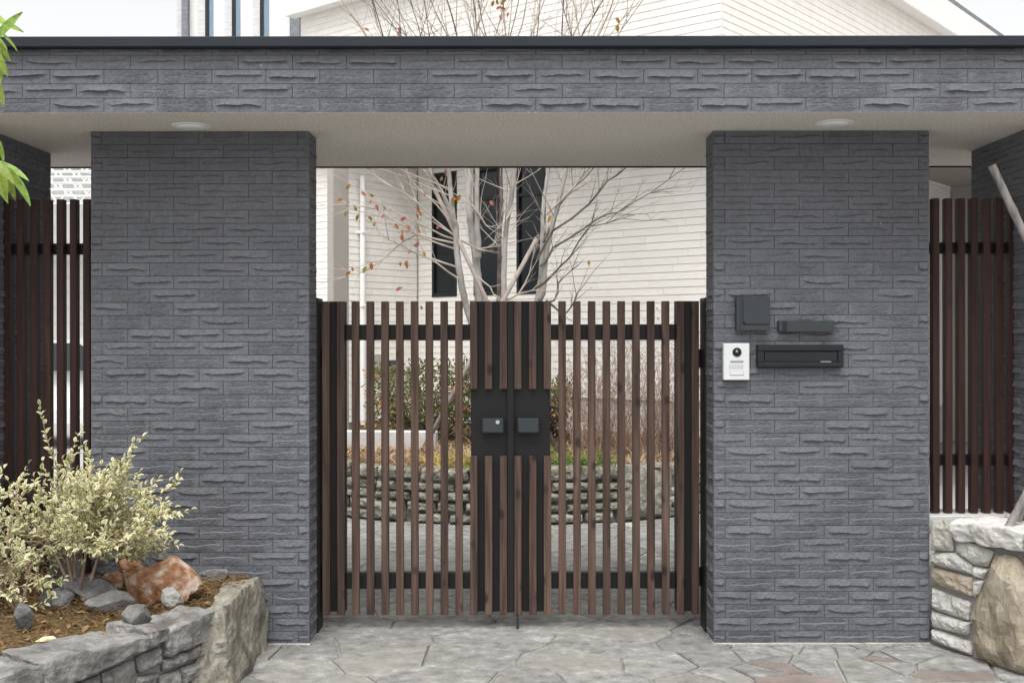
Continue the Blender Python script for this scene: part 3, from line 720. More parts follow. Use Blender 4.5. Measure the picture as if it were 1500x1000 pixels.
for i, q in enumerate([[(198,961),(236,946),(236,970),(203,987)], [(238,966),(268,953),(302,938),(296,960),(262,975),(236,983)], [(262,978),(304,962),(300,985),(268,1003)],
          [(200,990),(233,984),(226,1004),(196,1012)], [(148,985),(196,964),(200,990),(192,1014),(150,1020)], [(95,1007),(146,987),(148,1022),(98,1040)], [(233,988),(262,979),(264,1008),(230,1018)],
          [(300,990),(312,975),(322,1010),(290,1030),(268,1012)], [(40,1030),(95,1010),(98,1045),(45,1065)], [(195,1016),(262,1012),(262,1045),(200,1060)], [(100,1042),(190,1018),(195,1062),(105,1085)],
          [(265,1015),(300,1034),(330,1012),(325,1075),(266,1080)]]):
    lput('stone', poly_stone([s2(*p) for p in q], P2, D2, N2, .12, .02, .014, 3.7*i+2, 34), M['stone_grey'])
# dark joint core behind the face stones
f = lambda s, o_: (P2.x+D2.x*s+N2.x*o_-lo.x, P2.y+D2.y*s+N2.y*o_-lo.y)
a0, a1, b1, b0 = f(-.02,-.015), f(2.4,-.015), f(2.4,-.2), f(-.02,-.2)
m = MB(); m.add([(*p,-.03) for p in (a0,a1,b1,b0)]+[(*p,.24) for p in (a0,a1,b1,b0)], [(0,1,2,3),(7,6,5,4),(0,4,5,1),(1,5,6,2),(2,6,7,3),(3,7,4,0)])
put('mortar_core', m, M['mortar'], lp)

def soil_sheet(name, inside, x0, x1, y0, y1, zf, step=.05):
    m = MB(); nx = int((x1-x0)/step); ny = int((y1-y0)/step); vid = {}
    for i in range(nx+1):
        for j in range(ny+1):
            x, y = x0+i*step, y0+j*step
            vid[(i,j)] = len(m.v); m.v.append((x, y, zf(x, y))); m.a.append(0.)
    for i in range(nx):
        for j in range(ny):
            if inside(x0+(i+.5)*step, y0+(j+.5)*step): m.f.append((vid[(i,j)],vid[(i+1,j)],vid[(i+1,j+1)],vid[(i,j+1)]))
    return put(name, m.mesh(name, True), M['soil'], kind='structure')
def wallx(y):                                    # inner edge of the stone wall
    if y > 4.45: return -1.20-(5.1-y)*.04
    return P2.x+(y-P2.y)/D2.y*D2.x-.09
def lsoil(x, y): return .275+.035*max(0, min(1, (y-4.3)/.8))+.022*nz(x*4, y*4)+.012*nz(x*13, y*13)
soil_sheet('soil', lambda x, y: x < wallx(y) and (y < 5.12 or x < -1.93), -3.3, -1.0, 2.4, 5.75, lsoil)

# litter on the soil
rl = random.Random(5); m = MB()
for i in range(4200):
    y = 3.3+1.8*rl.random()**.7; x = wallx(y)+.02-rl.random()*1.25
    p = Vector((x, y, lsoil(x, y)+.004)); a = rl.uniform(0, 6.28); L_ = rl.uniform(.025,.085)
    d = Vector((math.cos(a), math.sin(a), rl.uniform(-.1,.45))).normalized(); q = p+d*L_*.5+Vector((0,0,rl.uniform(0,.012))); 
    m.tube([p, q, p+d*L_+Vector((rl.uniform(-.012,.012), rl.uniform(-.012,.012), rl.uniform(-.012,.004)))], [.0009,.0011,.0006], 3, False)
put('twig_litter', m, M['litter'], kind='stuff', label='tangled dry twigs lying on the planter soil')
m = MB()
for i in range(420):
    y = 3.3+1.8*rl.random()**.7; x = wallx(y)+.01-rl.random()*1.25
    a = rl.uniform(0, 6.28); m.leaf((x, y, lsoil(x, y)+.006), (math.cos(a), math.sin(a), rl.uniform(-.1,.5)), (rl.uniform(-.5,.5), rl.uniform(-.5,.5), 1), rl.uniform(.02,.05), rl.uniform(.012,.024), rl.uniform(-.1,.5))
lf = put('fallen_leaves', m, M['litter'], kind='stuff', label='dry brown fallen leaves on the planter soil')
x, y = -1.74, 4.08
m = MB(); m.leaf((x, y, lsoil(x,y)+.012), (1,.15,.1), (0,-.25,1), .09, .045, .12)
tag(put('fallen_leaf', m, M['leaf_var']), 'single large pale yellow-green leaf lying on the planter soil', 'leaf')

# rocks on the soil: pixel box -> place
def rock(x0, x1, y0, y1, seed, mt, lb, amp=.22, rz=0.):
    Y = yz(y1, .30); a, b = gx(x0, Y), gx(x1, Y); h = (y1-y0)*Y/F
    me = blob_rock((b-a)*1.06, (b-a)*.75, h*1.35, seed, amp)
    o_ = put('rock', me, M[mt], None, ((a+b)/2, Y+(b-a)*.3, gz(y1, Y)+h*.42), (0,0,rz))
    tag(o_, lb, 'rock', 'rocks on the planter soil')
for a in [(184,274,828,884,1.2,'rock_rust','large rust-orange rock on the soil before the tiled pillar',.2),
          (166,208,825,852,4.4,'rock_rust','pale-topped rusty rock behind the large orange rock',.25),
          (151,178,838,870,7.9,'rock_rust','small brown rusty rock at the foot of the shrub',.25),
          (271,292,838,856,2.2,'stone_grey','small light grey rock touching the large orange rock',.2),
          (289,328,835,852,9.1,'stone_grey','low grey rock next to the tan end stone',.2),
          (233,264,866,888,5.5,'stone_pale','little white-edged rock lying under the large orange rock',.25),
          (172,214,888,918,3.1,'stone_grey','speckled grey rock beside the wall capstones',.18),
          (126,186,872,892,6.6,'stone_grey','flat grey rock before the rusty rocks',.18),
          (82,152,848,878,8.8,'rock_dark','wide dark grey rock under the shrub stems',.2),
          (60,100,862,888,2.9,'rock_dark','dark rock with flat top beneath the shrub',.2),
          (17,46,886,917,6.1,'rock_dark','round blackish rock alone on the bare soil',.15),
          (55,78,842,866,1.9,'rock_dark','small dark rock behind the shrub stems',.2)]: rock(*a)
m = hex_rock([at(72,862,5.0),at(122,862,5.0),at(122,862,5.08),at(72,862,5.08),at(78,752,5.0),at(120,758,5.0),at(120,758,5.08),at(78,752,5.08)], 7, .016, 6, 2.2, .1)
tag(put('rock', m, M['stone_grey']), 'upright grey slab of rock half hidden behind the shrub', 'rock', 'rocks on the planter soil')

# ------------------------------------------------------------------ variegated shrub
def bez(p0, p1, p2, n=8): return [p0*(1-t)**2+p1*2*t*(1-t)+p2*t*t for t in [i/n for i in range(n+1)]]
rb = random.Random(11)
sb = thing('variegated_shrub', 'cream and green variegated shrub growing in the stone planter', 'shrub', (gx(112,4.72), 4.72, .29))
so = sb.location; st = MB(); fo = MB()
bases = [at(113,852,4.74), at(122,856,4.72), at(28,884,4.55), at(108,850,4.78)]
for b_ in bases: b_.z = .28
def shoot(p0, p2, r0, leaves=True, lv=0):
    mid = p0*.45+p2*.55+Vector((rb.uniform(-.05,.05), rb.uniform(-.06,.06), rb.uniform(-.10,.02)))
    pts = bez(p0, mid, p2, 8); L_ = (p2-p0).length
    st.tube([q-so for q in pts], [r0*(1-.8*i/8) for i in range(9)], 5, False)
    n = int(L_/(.019 if lv else .025)); tg = (p2-p0).normalized()
    for i in range(n):
        t = i/n
        if lv == 0 and t < .35: continue
        if lv == 1 and t < .12: continue
        k = min(7, int(t*8)); fr = t*8-k; p = pts[k]*(1-fr)+pts[k+1]*fr; tg = (pts[k+1]-pts[k]).normalized()
        for sd in (0, 1):
            if rb.random() < .12: continue
            a = (i % 2)*1.57+sd*3.14+rb.uniform(-.5,.5); o1 = tg.orthogonal().normalized(); o2 = tg.cross(o1)
            d = tg*.75+(o1*math.cos(a)+o2*math.sin(a))*.8+Vector((0,0,.15))
            nr = Vector((rb.uniform(-.5,.5), rb.uniform(-.8,.1), 1))
            s_ = rb.uniform(.75,1.25)
            fo.leaf(p-so, d, nr, .028*s_, .017*s_, .18)
    fo.leaf(pts[-1]-so, tg, Vector((0,-.5,1)), .026, .015)
    return pts
def top_at(x):                                   # upper outline of the crown, px
    P_ = [(-80,720),(0,700),(40,688),(90,690),(130,688),(165,678),(205,676),(228,690),(246,716),(252,740)]
    for (a, ya), (b, yb) in zip(P_[:-1], P_[1:]):
        if a <= x <= b: return ya+(yb-ya)*(x-a)/(b-a)
    return 760
tips = []
for i in range(116):
    x = rb.uniform(-85, 249); yt = top_at(x); lowb = 862 if x < 60 else (832 if x < 115 else 812-(x-115)*.14)
    y = yt+(lowb-yt)*rb.random()**1.25
    Y = rb.uniform(4.35, 5.02)
    tips.append(at(x, y, Y))
limbs = [(bases[0], at(95,800,4.70)), (bases[0], at(128,795,4.62)), (bases[1], at(150,792,4.80)), (bases[3], at(70,790,4.86)), (bases[2], at(10,828,4.5)), (bases[2], at(45,825,4.62)), (bases[3], at(110,770,4.92)), (bases[2], at(-30,820,4.6))]
for p, q in limbs:
    pts = bez(p, p*.5+q*.5+Vector((rb.uniform(-.02,.02), rb.uniform(-.02,.02), -.01)), q, 5); st.tube([k-so for k in pts], [.0085-.0008*k for k in range(6)], 7, False)
for tp in tips:
    b_ = min((q for _, q in limbs), key=lambda q: (q-tp).length+rb.uniform(0,.12))
    pts = shoot(b_, tp, rb.uniform(.0030,.0048))
    for k in range(rb.randint(3,5)):
        q = pts[rb.randint(2,7)]; out = (tp-b_).normalized()*.5+Vector((rb.uniform(-1,1), rb.uniform(-.8,.8), rb.uniform(-.08,.55)))*.85
        shoot(q, q+out.normalized()*rb.uniform(.06,.17), .0018, True, 1)
for tx, ty, Y in ((58,592,4.72),(70,600,4.74)):
    p = at(80, 700, Y)
    if tx == 58: shoot(bases[0], at(82,680,Y), .005); shoot(at(82,682,Y), at(58,592,Y), .0025, True, 1)
shoot(at(100,690,4.7), at(118,628,4.7), .0022, True, 1); shoot(at(96,700,4.7), at(122,650,4.74), .002, True, 1); shoot(at(118,700,4.7), at(126,655,4.7), .002, True, 1)
put('stems', st, M['twig_brown'], sb); put('foliage', fo, M['leaf_var'], sb, kind='stuff')

# ------------------------------------------------------------------ leafy branch reaching in from the side
lt = thing('leafy_tree', 'tree with long drooping yellow-green leaves reaching in front of the beam', 'tree', (-2.75, 4.2, .28))
o = lt.location; Yt = 4.15; m = MB()
m.tube([Vector((-2.75,4.2,.22))-o, Vector((-2.72,4.18,1.2))-o, Vector((-2.78,4.2,2.2))-o, Vector((-2.7,4.2,3.0))-o], [.035,.03,.022,.012], 8); put('trunk', m, M['bark_dark'], lt)
m = MB(); tw1, tw2 = at(-8,62,Yt), at(-6,238,Yt)
for tw, zz in ((tw1, 2.25), (tw2, 1.75)):
    m.tube([Vector((-2.76,4.2,zz))-o, Vector((-2.35,4.17,(zz+tw.z)/2+.03))-o, tw-o], [.009,.006,.003], 6)
put('branch', m, M['bark_dark'], lt)
lm = MB()
for i in range(7):
    t = i/6; wd = .5*math.sin(math.pi*min(1, t*.92+.06))**.8; z = -.22*t*t
    lm.v += [(t,-wd*.21,z+.035),(t,0,z),(t,wd*.21,z+.035)]; lm.a += [1.,0.,1.]
for i in range(6):
    for k in (0,1): lm.f.append((i*3+k, i*3+3+k, i*3+4+k, i*3+1+k))
lme = lm.mesh('leaf', True); lme.materials.append(M['leaf_bright'])
def bigleaf(x0, y0, x1, y1, Y, parent, roll=0):
    p, q = at(x0, y0, Y), at(x1, y1, Y+random.uniform(-.06,.03)); d = q-p; L_ = d.length; xx = d.normalized()
    up = Vector((0,-.75,.65)); yy = up.cross(xx).normalized(); zz = xx.cross(yy)
    mtx = Matrix((xx, yy, zz)).transposed().to_4x4() @ Matrix.Rotation(roll, 4, 'X')
    ob = put('leaf', lme, None, parent); ob.matrix_local = Matrix.Translation(p-o) @ mtx @ Matrix.Diagonal((L_*1.04, L_*1.15, L_, 1))
for a in [(-6,58,24,18),(-4,30,33,42),(-3,44,28,68),(-6,52,12,68),(-8,50,14,88),(-6,70,9,106),(-8,68,3,118),(-8,112,7,148),(-8,196,9,232),
          (-4,236,40,254),(0,238,24,286),(-2,240,14,284),(6,242,48,288),(-6,244,6,290),(-10,232,20,262),(14,246,34,280),(-10,20,8,30)]:
    bigleaf(*a, Yt+random.uniform(-.08,.08), lt, random.uniform(-.7,.7))

# ================================================================== STONE WALL on the bamboo side
rw = thing('stone_wall', 'pale cut-stone retaining wall with a big tan boulder beside the intercom pillar', 'stone wall', (2.0, 4.95, 0))
ro = rw.location; P3 = Vector((1.918, 5.105)); D3 = Vector((.424,-.906)); N3 = Vector((-.906,-.424))
def s3(zx, zy):
    x, y = 1360+zx/3.846, 740+zy/3.846
    t = online(x, P3, D3); return t, gz(y, P3.y+D3.y*t)
def rput(name, m, mt):
    m.v = [(v[0]-ro.x, v[1]-ro.y, v[2]-ro.z) for v in m.v]; return put(name, m, mt, rw)
RS = [([(17,80),(128,86),(140,262),(14,255)],'stone_pale'), ([(14,268),(150,268),(250,338),(247,392),(15,336)],'stone_pale'), ([(252,345),(335,362),(304,418),(253,404)],'stone_pale'),
      ([(160,196),(250,215),(368,262),(335,350),(250,335),(150,265)],'stone_pale'), ([(14,345),(120,372),(255,412),(250,522),(120,478),(16,440)],'stone_beige'),
      ([(18,465),(120,505),(235,545),(224,652),(100,615),(20,582)],'stone_pale'), ([(18,594),(120,625),(235,665),(228,738),(120,712),(18,684)],'stone_pale'),
      ([(18,696),(110,722),(235,770),(250,850),(120,805),(20,762)],'stone_pale'), ([(256,414),(308,425),(286,500),(254,520)],'stone_pale'),
      ([(378,275),(440,270),(505,290),(560,380),(610,560),(620,780),(590,960),(520,965),(400,925),(262,862),(245,740),(238,610),(262,540),(305,470),(345,340)],'stone_tan'),
      ([(520,285),(700,330),(720,470),(640,520),(590,400)],'stone_grey'), ([(640,540),(760,560),(780,760),(640,760)],'stone_pale'), ([(640,780),(800,790),(800,1050),(620,980)],'stone_pale')]
for i, (q, mt) in enumerate(RS):
    big = len(q) > 10
    rput('stone', poly_stone([s3(*p) for p in q], P3, D3, N3, .10, .055 if big else .020, .012, 5.3*i+1, 60 if big else 36), M[mt])
def cap3(a, b, c, d, dep, seed):
    f = lambda q, o_: Vector((P3.x+D3.x*q[0]+N3.x*o_, P3.y+D3.y*q[0]+N3.y*o_, q[1]))
    a, b, c, d = s3(*a), s3(*b), s3(*c), s3(*d)
    return hex_rock([f(d,.03), f(c,.03), f((c[0],c[1]),-dep), f(d,-dep), f(a,.03), f(b,.03), f((b[0],b[1]+.01),-dep), f((a[0],a[1]+.01),-dep)], 16, .012, 8, seed, .05)
rput('stone', cap3((142,85),(560,150),(545,268),(168,190), .2, 3.9), M['stone_pale'])
rput('stone', cap3((565,150),(900,200),(890,330),(560,275), .2, 6.9), M['stone_pale'])
f = lambda s, o_: (P3.x+D3.x*s+N3.x*o_-ro.x, P3.y+D3.y*s+N3.y*o_-ro.y)
a0, a1, b1, b0 = f(0,-.012), f(1.6,-.012), f(1.6,-.2), f(0,-.2)
m = MB(); m.add([(*p,-.03) for p in (a0,a1,b1,b0)]+[(*p,.53) for p in (a0,a1,b1,b0)], [(3,2,1,0),(4,5,6,7),(1,5,4,0),(2,6,5,1),(3,7,6,2),(0,4,7,3)])
put('mortar_core', m, M['mortar'], rw)
def rsoil(x, y): return .535+.02*nz(x*5, y*5)+.01*nz(x*15, y*15)
soil_sheet('soil', lambda x, y: x > P3.x+(y-P3.y)/D3.y*D3.x+.09 and not (x > 2.33 and y > 4.92), 1.7, 4.0, 3.2, 5.25, rsoil)
m = MB()
for i in range(500):
    x, y = rl.uniform(2.0,3.2), rl.uniform(4.2,5.1)
    if x < P3.x+(y-P3.y)/D3.y*D3.x+.13: continue
    a = rl.uniform(0,6.28); p = Vector((x,y,rsoil(x,y))); L_ = rl.uniform(.06,.16); d = Vector((math.cos(a),math.sin(a),rl.uniform(.05,.5)))
    m.tube([p, p+d*L_*.5, p+d*L_+Vector((rl.uniform(-.03,.03),rl.uniform(-.03,.03),-.03))], .0011, 3, False)
put('dry_weeds', m, M['litter'], kind='stuff', label='matted dry weeds on the soil behind the cut-stone wall')

def bamboo(lb, p, q, r, nodes):
    p, q = Vector(p), Vector(q); root = thing('bamboo_pole', lb, 'pole', p, 0, 'bamboo support poles'); d = q-p
    pts = []; rr = []; n = nodes*6
    for i in range(n+1):
        t = i/n; k = 1+(.10 if i % 6 == 0 else (.03 if i % 6 in (1,5) else 0)); pts.append(d*t); rr.append(r*k)
    m = MB(); m.tube(pts, rr, 14); put('culm', m.mesh('culm', True), M['bamboo'], root)
    u = d.normalized(); m = MB(); m.tube([d+u*.0005, d-u*.02], [r*.62, r*.62], 14); put('hollow_end', m, M['bark_dark'], root)
    for k in range(1, nodes):
        m = MB(); c = d*(k/nodes); m.tube([c-u*.004, c+u*.004], [r*1.13, r*1.13], 14); put('node', m, M['bamboo'], root)
bamboo('bamboo pole leaning towards the canopy in front of the slat fence', at(1702,775,4.86), at(1453,243,4.86), .0170, 8)
bamboo('thick bamboo pole rising from the soil behind the cut-stone wall', Vector((gx(1466,4.80), 4.80, .53)), at(1745,290,4.80), .0178, 7)
bamboo('thin bamboo cane lying alongside the thick bamboo pole', Vector((gx(1478,4.86), 4.86, .53)), at(1752,312,4.86), .0085, 8)

# ================================================================== GARDEN behind the gate
RB = 2.4
gb = thing('garden_bed_wall', 'curved low dry-stone wall of the garden bed behind the gate', 'stone wall', (C0.x, C0.y, 0))
rg = random.Random(3); zrows = [(.0,.085),(.088,.165),(.168,.235),(.238,.315),(.318,.425)]
def arc(sv, z): return sv, z
def bed_stone(s0, s1, z0, z1, mt, bul=.03, tilt=0):
    n = 24; mid = (s0+s1)/2/RB; m = MB()
    ud = Vector((math.cos(mid), math.sin(mid))); nd = Vector((math.sin(mid), -math.cos(mid)))
    c = C0+nd*RB; hw = (s1-s0)/2; k = rg.uniform(.002,.012)
    pl = [(-hw+rg.uniform(0,k), z0+rg.uniform(0,.008)), (hw-rg.uniform(0,k), z0+rg.uniform(0,.008)), (hw-rg.uniform(0,k), z1-rg.uniform(0,.008)), (-hw+rg.uniform(0,k), z1-rg.uniform(0,.008))]
    q = poly_stone(pl, c, ud, nd, .16, bul, .016, rg.uniform(0,99), 26)
    q.v = [(v[0]-C0.x, v[1]-C0.y, v[2]) for v in q.v]; return put('stone', q, M[mt], gb)
for r_, (z0, z1) in enumerate(zrows):
    sv = -2.3+rg.uniform(0,.15)
    while sv < 2.3:
        l = rg.uniform(.15,.36)
        if not (.84 < sv+l/2 < 1.32) and not (r_ < 2 and -1.12 < sv+l/2 < -.82):
            zz = z1+(rg.uniform(-.01,.01) if r_ < 4 else rg.uniform(-.012,.012))
            bed_stone(sv, sv+l-.006, z0, zz, 'stone_garden', rg.uniform(.02,.05))
        sv += l
bed_stone(.82, 1.32, .0, .425, 'stone_garden', .05); bed_stone(-1.13, -.81, .0, .163, 'stone_garden', .06)
m = MB(); n = 40
for i in range(n+1):
    a = -1.05+2.1*i/n
    for rr, z in ((RB-.02,-.03),(RB-.02,.395),(RB-.3,.395)): m.v.append((math.sin(a)*rr, -math.cos(a)*rr, z)); m.a.append(0.)
for i in range(n):
    for k in (0,1): m.f.append((i*3+k, i*3+3+k, i*3+4+k, i*3+1+k))
put('mortar_core', m, M['stone_garden'], gb)
def gsoil(x, y): return .40+.02*nz(x*3, y*3)+.06*max(0, min(1, (y-9.2)/1.5))
soil_sheet('garden_soil', lambda x, y: (Vector((x,y))-C0).length < RB-.03 or (y > 10.2 and abs(x) < 3.3), -3.4, 3.4, 8.3, 13.4, gsoil, .12)

# grasses
def grass(name, lb, mt, x0, x1, n, Y0, Y1, h0, h1, wv, bend):
    m = MB()
    for i in range(n):
        Y = rg.uniform(Y0, Y1); x = gx(rg.uniform(x0, x1), Y)
        if (Vector((x,Y))-C0).length > RB-.06: Y = C0.y-math.sqrt(max(.01, (RB-.08)**2-(x-C0.x)**2))+rg.uniform(0,.3)
        a = rg.uniform(0,6.28); d = Vector((math.cos(a)*.55, math.sin(a)*.55-.1, 1))
        m.blade((x, Y, gsoil(x,Y)-.01), d, rg.uniform(h0,h1), wv*rg.uniform(.7,1.3), bend*rg.uniform(.5,1.4))
    put(name, m, M[mt], kind='stuff', label=lb)
grass('dry_grass', 'dry russet ornamental grass along the garden bed edge', 'grass_dry', 470, 700, 1000, 8.6, 9.8, .10, .30, .010, .9)
grass('yellow_grass', 'yellowing grass in front of the bare tree', 'grass_yellow', 618, 740, 420, 8.55, 9.1, .08, .24, .010, .8)
grass('green_grass', 'green strap-leaved grass below the bare twig shrub', 'grass_green', 690, 895, 420, 8.55, 9.0, .12, .30, .014, .8)
grass('dead_grass', 'dead brown leaf litter grass below the bare twig shrub', 'grass_dry', 830, 1050, 1300, 8.6, 11.0, .06, .24, .009, 1.1)

# evergreen shrubs
def evergreen(lb, x0, x1, ytop, ybot, Y, n, seed):
    r_ = random.Random(seed); Xc = gx((x0+x1)/2, Y); root = thing('evergreen_shrub', lb, 'shrub', (Xc, Y, gsoil(Xc,Y))); o = root.location
    wv, zt, zb = gx(x1,Y)-gx(x0,Y), gz(ytop,Y), gz(ybot,Y)
    fo, bo, st = MB(), MB(), MB(); cl = []
    for i in range(70):
        cl.append(Vector((r_.uniform(-.5,.5)*wv, r_.uniform(-.28,.28), zb+(zt-zb)*r_.random()**.8-o.z)))
    for c in cl:
        p0 = Vector((r_.uniform(-.25,.25)*wv*.6, r_.uniform(-.1,.1), -.03))
        st.tube([p0, p0*.5+c*.5+Vector((r_.uniform(-.05,.05),0,-.04)), c], [.007,.005,.002], 5, False)
        for k in range(n//70):
            d = Vector((r_.gauss(0,1), r_.gauss(0,1), r_.gauss(0,1))); p = c+Vector((d.x*.065, d.y*.065, d.z*.045))
            (bo if r_.random() < .10 else fo).leaf(p, d+Vector((0,-.3,.5)), Vector((r_.uniform(-.6,.6),-.6,1)), r_.uniform(.028,.05), r_.uniform(.014,.024), .2)
    put('stems', st, M['bark_dark'], root); put('foliage', fo, M['leaf_green'], root, kind='stuff'); put('berries', bo, M['leaf_orange'], root, kind='stuff')
evergreen('dense evergreen shrub with orange berries between the downpipe and bare tree', 552, 700, 538, 622, 10.5, 5200, 4)
evergreen('sparser evergreen shrub with red leaves beside the bare twig shrub', 760, 842, 558, 625, 10.6, 1700, 9)

# bare twig shrub
rt = random.Random(8); Yb = 9.75
tb = thing('twig_shrub', 'leafless shrub of dense brown twigs behind the gate leaf with drop bolt', 'shrub', (gx(915,Yb), Yb, .42)); o = tb.location; st = MB(); lf = MB()
for i in range(290):
    Y = Yb+rt.uniform(-.35,.35); xb = rt.uniform(838,1000); xt = xb+rt.uniform(-45,60); yt = rt.uniform(478,585) if rt.random() < .72 else rt.uniform(560,650)
    if xt < 860: yt = max(yt, 520)
    p0, p2 = at(xb, 694, Y), at(xt, yt, Y+rt.uniform(-.15,.15)); p0.z = .40
    mid = p0*.5+p2*.5+Vector((rt.uniform(-.08,.08), rt.uniform(-.08,.08), 0)); pts = bez(p0, mid, p2, 5); r0 = rt.uniform(.0028,.0058)
    st.tube([q-o for q in pts], [r0*.8*(1-.7*k/5) for k in range(6)], 4, False)
    for k in range(4):
        q = pts[rt.randint(1,5)]; e = q+Vector((rt.uniform(-.16,.16), rt.uniform(-.12,.12), rt.uniform(.03,.2)))
        st.tube([q-o, (q+e)/2-o+Vector((rt.uniform(-.01,.01),0,0)), e-o], [.0022,.0018,.001], 4, False)
        if rt.random() < .25: lf.leaf(e-o, (rt.uniform(-1,1), rt.uniform(-1,1), rt.uniform(-.6,1)), (rt.uniform(-1,1),-1,.4), rt.uniform(.018,.034), .016)
put('twigs', st, M['twig_brown'], tb, kind='stuff'); put('withered_leaves', lf, M['grass_dry'], tb, kind='stuff')

# ------------------------------------------------------------------ bare multi-stemmed tree
rtt = random.Random(17); YT = 10.0
tr = thing('bare_tree', 'leafless multi-stemmed tree with pale bark behind the gate', 'tree', (gx(745,YT), YT, .42)); o = tr.location
twm = MB(); dkm = MB()
def stem(px, r0, r1, dY=0, mt='bark_pale', fan=True):
    P_ = [at(x, y, YT+dY*(i/(len(px)-1))) for i, (x, y) in enumerate(px)]
    # smooth
    pts = []
    for i in range(len(P_)-1):
        a, b = P_[i], P_[i+1]; a_ = P_[i-1] if i else a; b_ = P_[i+2] if i+2 < len(P_) else b
        for k in range(4):
            t = k/4; pts.append(.5*((2*a)+(b-a_)*t+(2*a_-5*a+4*b-b_)*t*t+(3*a-a_-3*b+b_)*t**3))
    pts.append(P_[-1]); n = len(pts)
    pts = [p+Vector((.006*nz(i*.9+px[0][0]), .01*nz(i*.9, px[0][0]), 0)) for i, p in enumerate(pts)]
    rr = [r0+(r1-r0)*i/(n-1) for i in range(n)]
    m = MB(); m.tube([p-o for p in pts], rr, 9); put('stem', m.mesh('stem', True), M[mt], tr)
    return pts
def twig(p, d, L_, r0, lv, mb, droop=0.):
    n = max(4, int(L_/.07)); pts = [Vector(p)]; d = Vector(d).normalized(); sd = rtt.uniform(0,99)
    for i in range(n):
        d = (d+Vector((nz(i*.35+sd,1)*.22, nz(i*.35+sd,2)*.22, nz(i*.35+sd,3)*.18+droop*.05))).normalized(); pts.append(pts[-1]+d*L_/n)
    mb.tube([q-o for q in pts], [r0*(1-.75*i/n) for i in range(n+1)], 5 if lv < 2 else 4, False)
    if lv < 2:
        for k in range(rtt.randint(2,4) if lv else rtt.randint(4,7)):
            i = rtt.randint(max(1,n//5), n); dd = (pts[i]-pts[i-1]).normalized()
            a = Vector((rtt.uniform(-1,1), rtt.uniform(-.7,.7), rtt.uniform(-.5,.9)))
            twig(pts[i], dd+a*.75, L_*rtt.uniform(.22,.5), r0*.45, lv+1, mb, droop)
    return pts
B0 = (745, 668)
S = []
S.append(stem([B0,(716,560),(690,470),(681,441),(674,404),(669,363),(668,332),(664,318),(660,277),(657,246),(648,170),(640,110)], .038,.015,-.25))
S.append(stem([B0,(724,560),(706,470),(702,440),(699,404),(696,367),(690,332),(687,291),(688,246),(684,160),(676,90)], .050,.020,.15))
S.append(stem([(700,378),(701,362),(699,322),(699,246),(704,170),(708,90)], .030,.016,-.1))
S.append(stem([B0,(736,560),(732,470),(731,439),(732,383),(732,342),(735,301),(734,246),(738,150),(744,70)], .026,.014,.2,'bark_dark'))
S.append(stem([B0,(742,560),(739,470),(738,435),(739,373),(742,332),(749,291),(755,246),(768,150),(780,80)], .031,.016,-.15))
S.append(stem([B0,(764,560),(782,470),(787,439),(792,404),(794,363),(796,301),(804,246),(816,160),(824,90)], .028,.013,.3))
S.append(stem([(790,440),(796,424),(800,373),(810,328),(820,291),(830,246),(848,160),(860,90)], .027,.013,-.2))
S.append(stem([(668,345),(656,300),(640,268),(628,246),(600,170),(575,100)], .020,.010,-.2))
# boughs traced on the right and left
BR = [[(788,378),(810,338),(863,299),(890,265),(917,246),(960,190)], [(792,390),(810,363),(851,338),(882,317),(904,312),(953,283),(1005,245)], [(786,422),(810,402),(835,377),(865,332),(912,320)],
      [(788,446),(812,440),(818,415),(838,395)], [(800,440),(826,462),(842,440),(850,425)], [(795,355),(820,300),(840,275),(870,246),(890,215)], [(800,315),(830,285),(850,262),(865,246),(880,220)],
      [(672,352),(632,336),(598,321),(561,299.5),(509,267)], [(670,357),(610,342),(552,306),(500,299)], [(668,347),(610,295),(576,274),(535,248)], [(672,392),(623,375),(580,355),(557,345)],
      [(612,342),(580,362),(540,394),(507,405)], [(668,340),(640,300),(600,262),(560,248)], [(669,365),(630,352),(590,334),(545,318),(515,306)], [(675,410),(640,385),(620,372)],
      [(676,352),(700,365),(722,360),(736,340)], [(700,405),(718,420),(730,440)], [(690,300),(712,330),(730,335)], [(752,300),(735,330),(728,335)], [(760,430),(776,400),(782,370)], [(739,440),(760,430),(780,425),(800,405)]]
for i, q in enumerate(BR):
    dk = q[0][0] > 770 and i < 6
    mb = dkm if dk else twm
    P_ = [at(x, y, YT-.1+.05*k*(1 if i % 2 else -1)) for k, (x, y) in enumerate(q)]
    pts = []
    for a, b in zip(P_[:-1], P_[1:]): pts += [a, a*.5+b*.5+Vector((rtt.uniform(-.015,.015),0,rtt.uniform(-.012,.012)))]
    pts.append(P_[-1]); n = len(pts); r0 = .0125 if dk else .0095
    mb.tube([p-o for p in pts], [r0*(1-.75*k/(n-1)) for k in range(n)], 6, False)
    for k in range(2, n, 1):
        for _ in range(2 if rtt.random() < .5 else 1):
            d = (pts[k]-pts[k-1]).normalized()+Vector((rtt.uniform(-.7,.7), rtt.uniform(-.6,.6), rtt.uniform(-.5,.8)))
            twig(pts[k], d, rtt.uniform(.12,.45), .0036, 1, mb)
# free twigs from the stems
for s_ in S:
    n = len(s_)
    for k in range(9):
        i = rtt.randint(int(n*.42), n-1); sx = 1 if s_[i].x > 0 else -1
        twig(s_[i], (sx*rtt.uniform(-.3,1.1), rtt.uniform(-.6,.6), rtt.uniform(.1,1.0)), rtt.uniform(.3,.8), .006, 1, twm, .3)
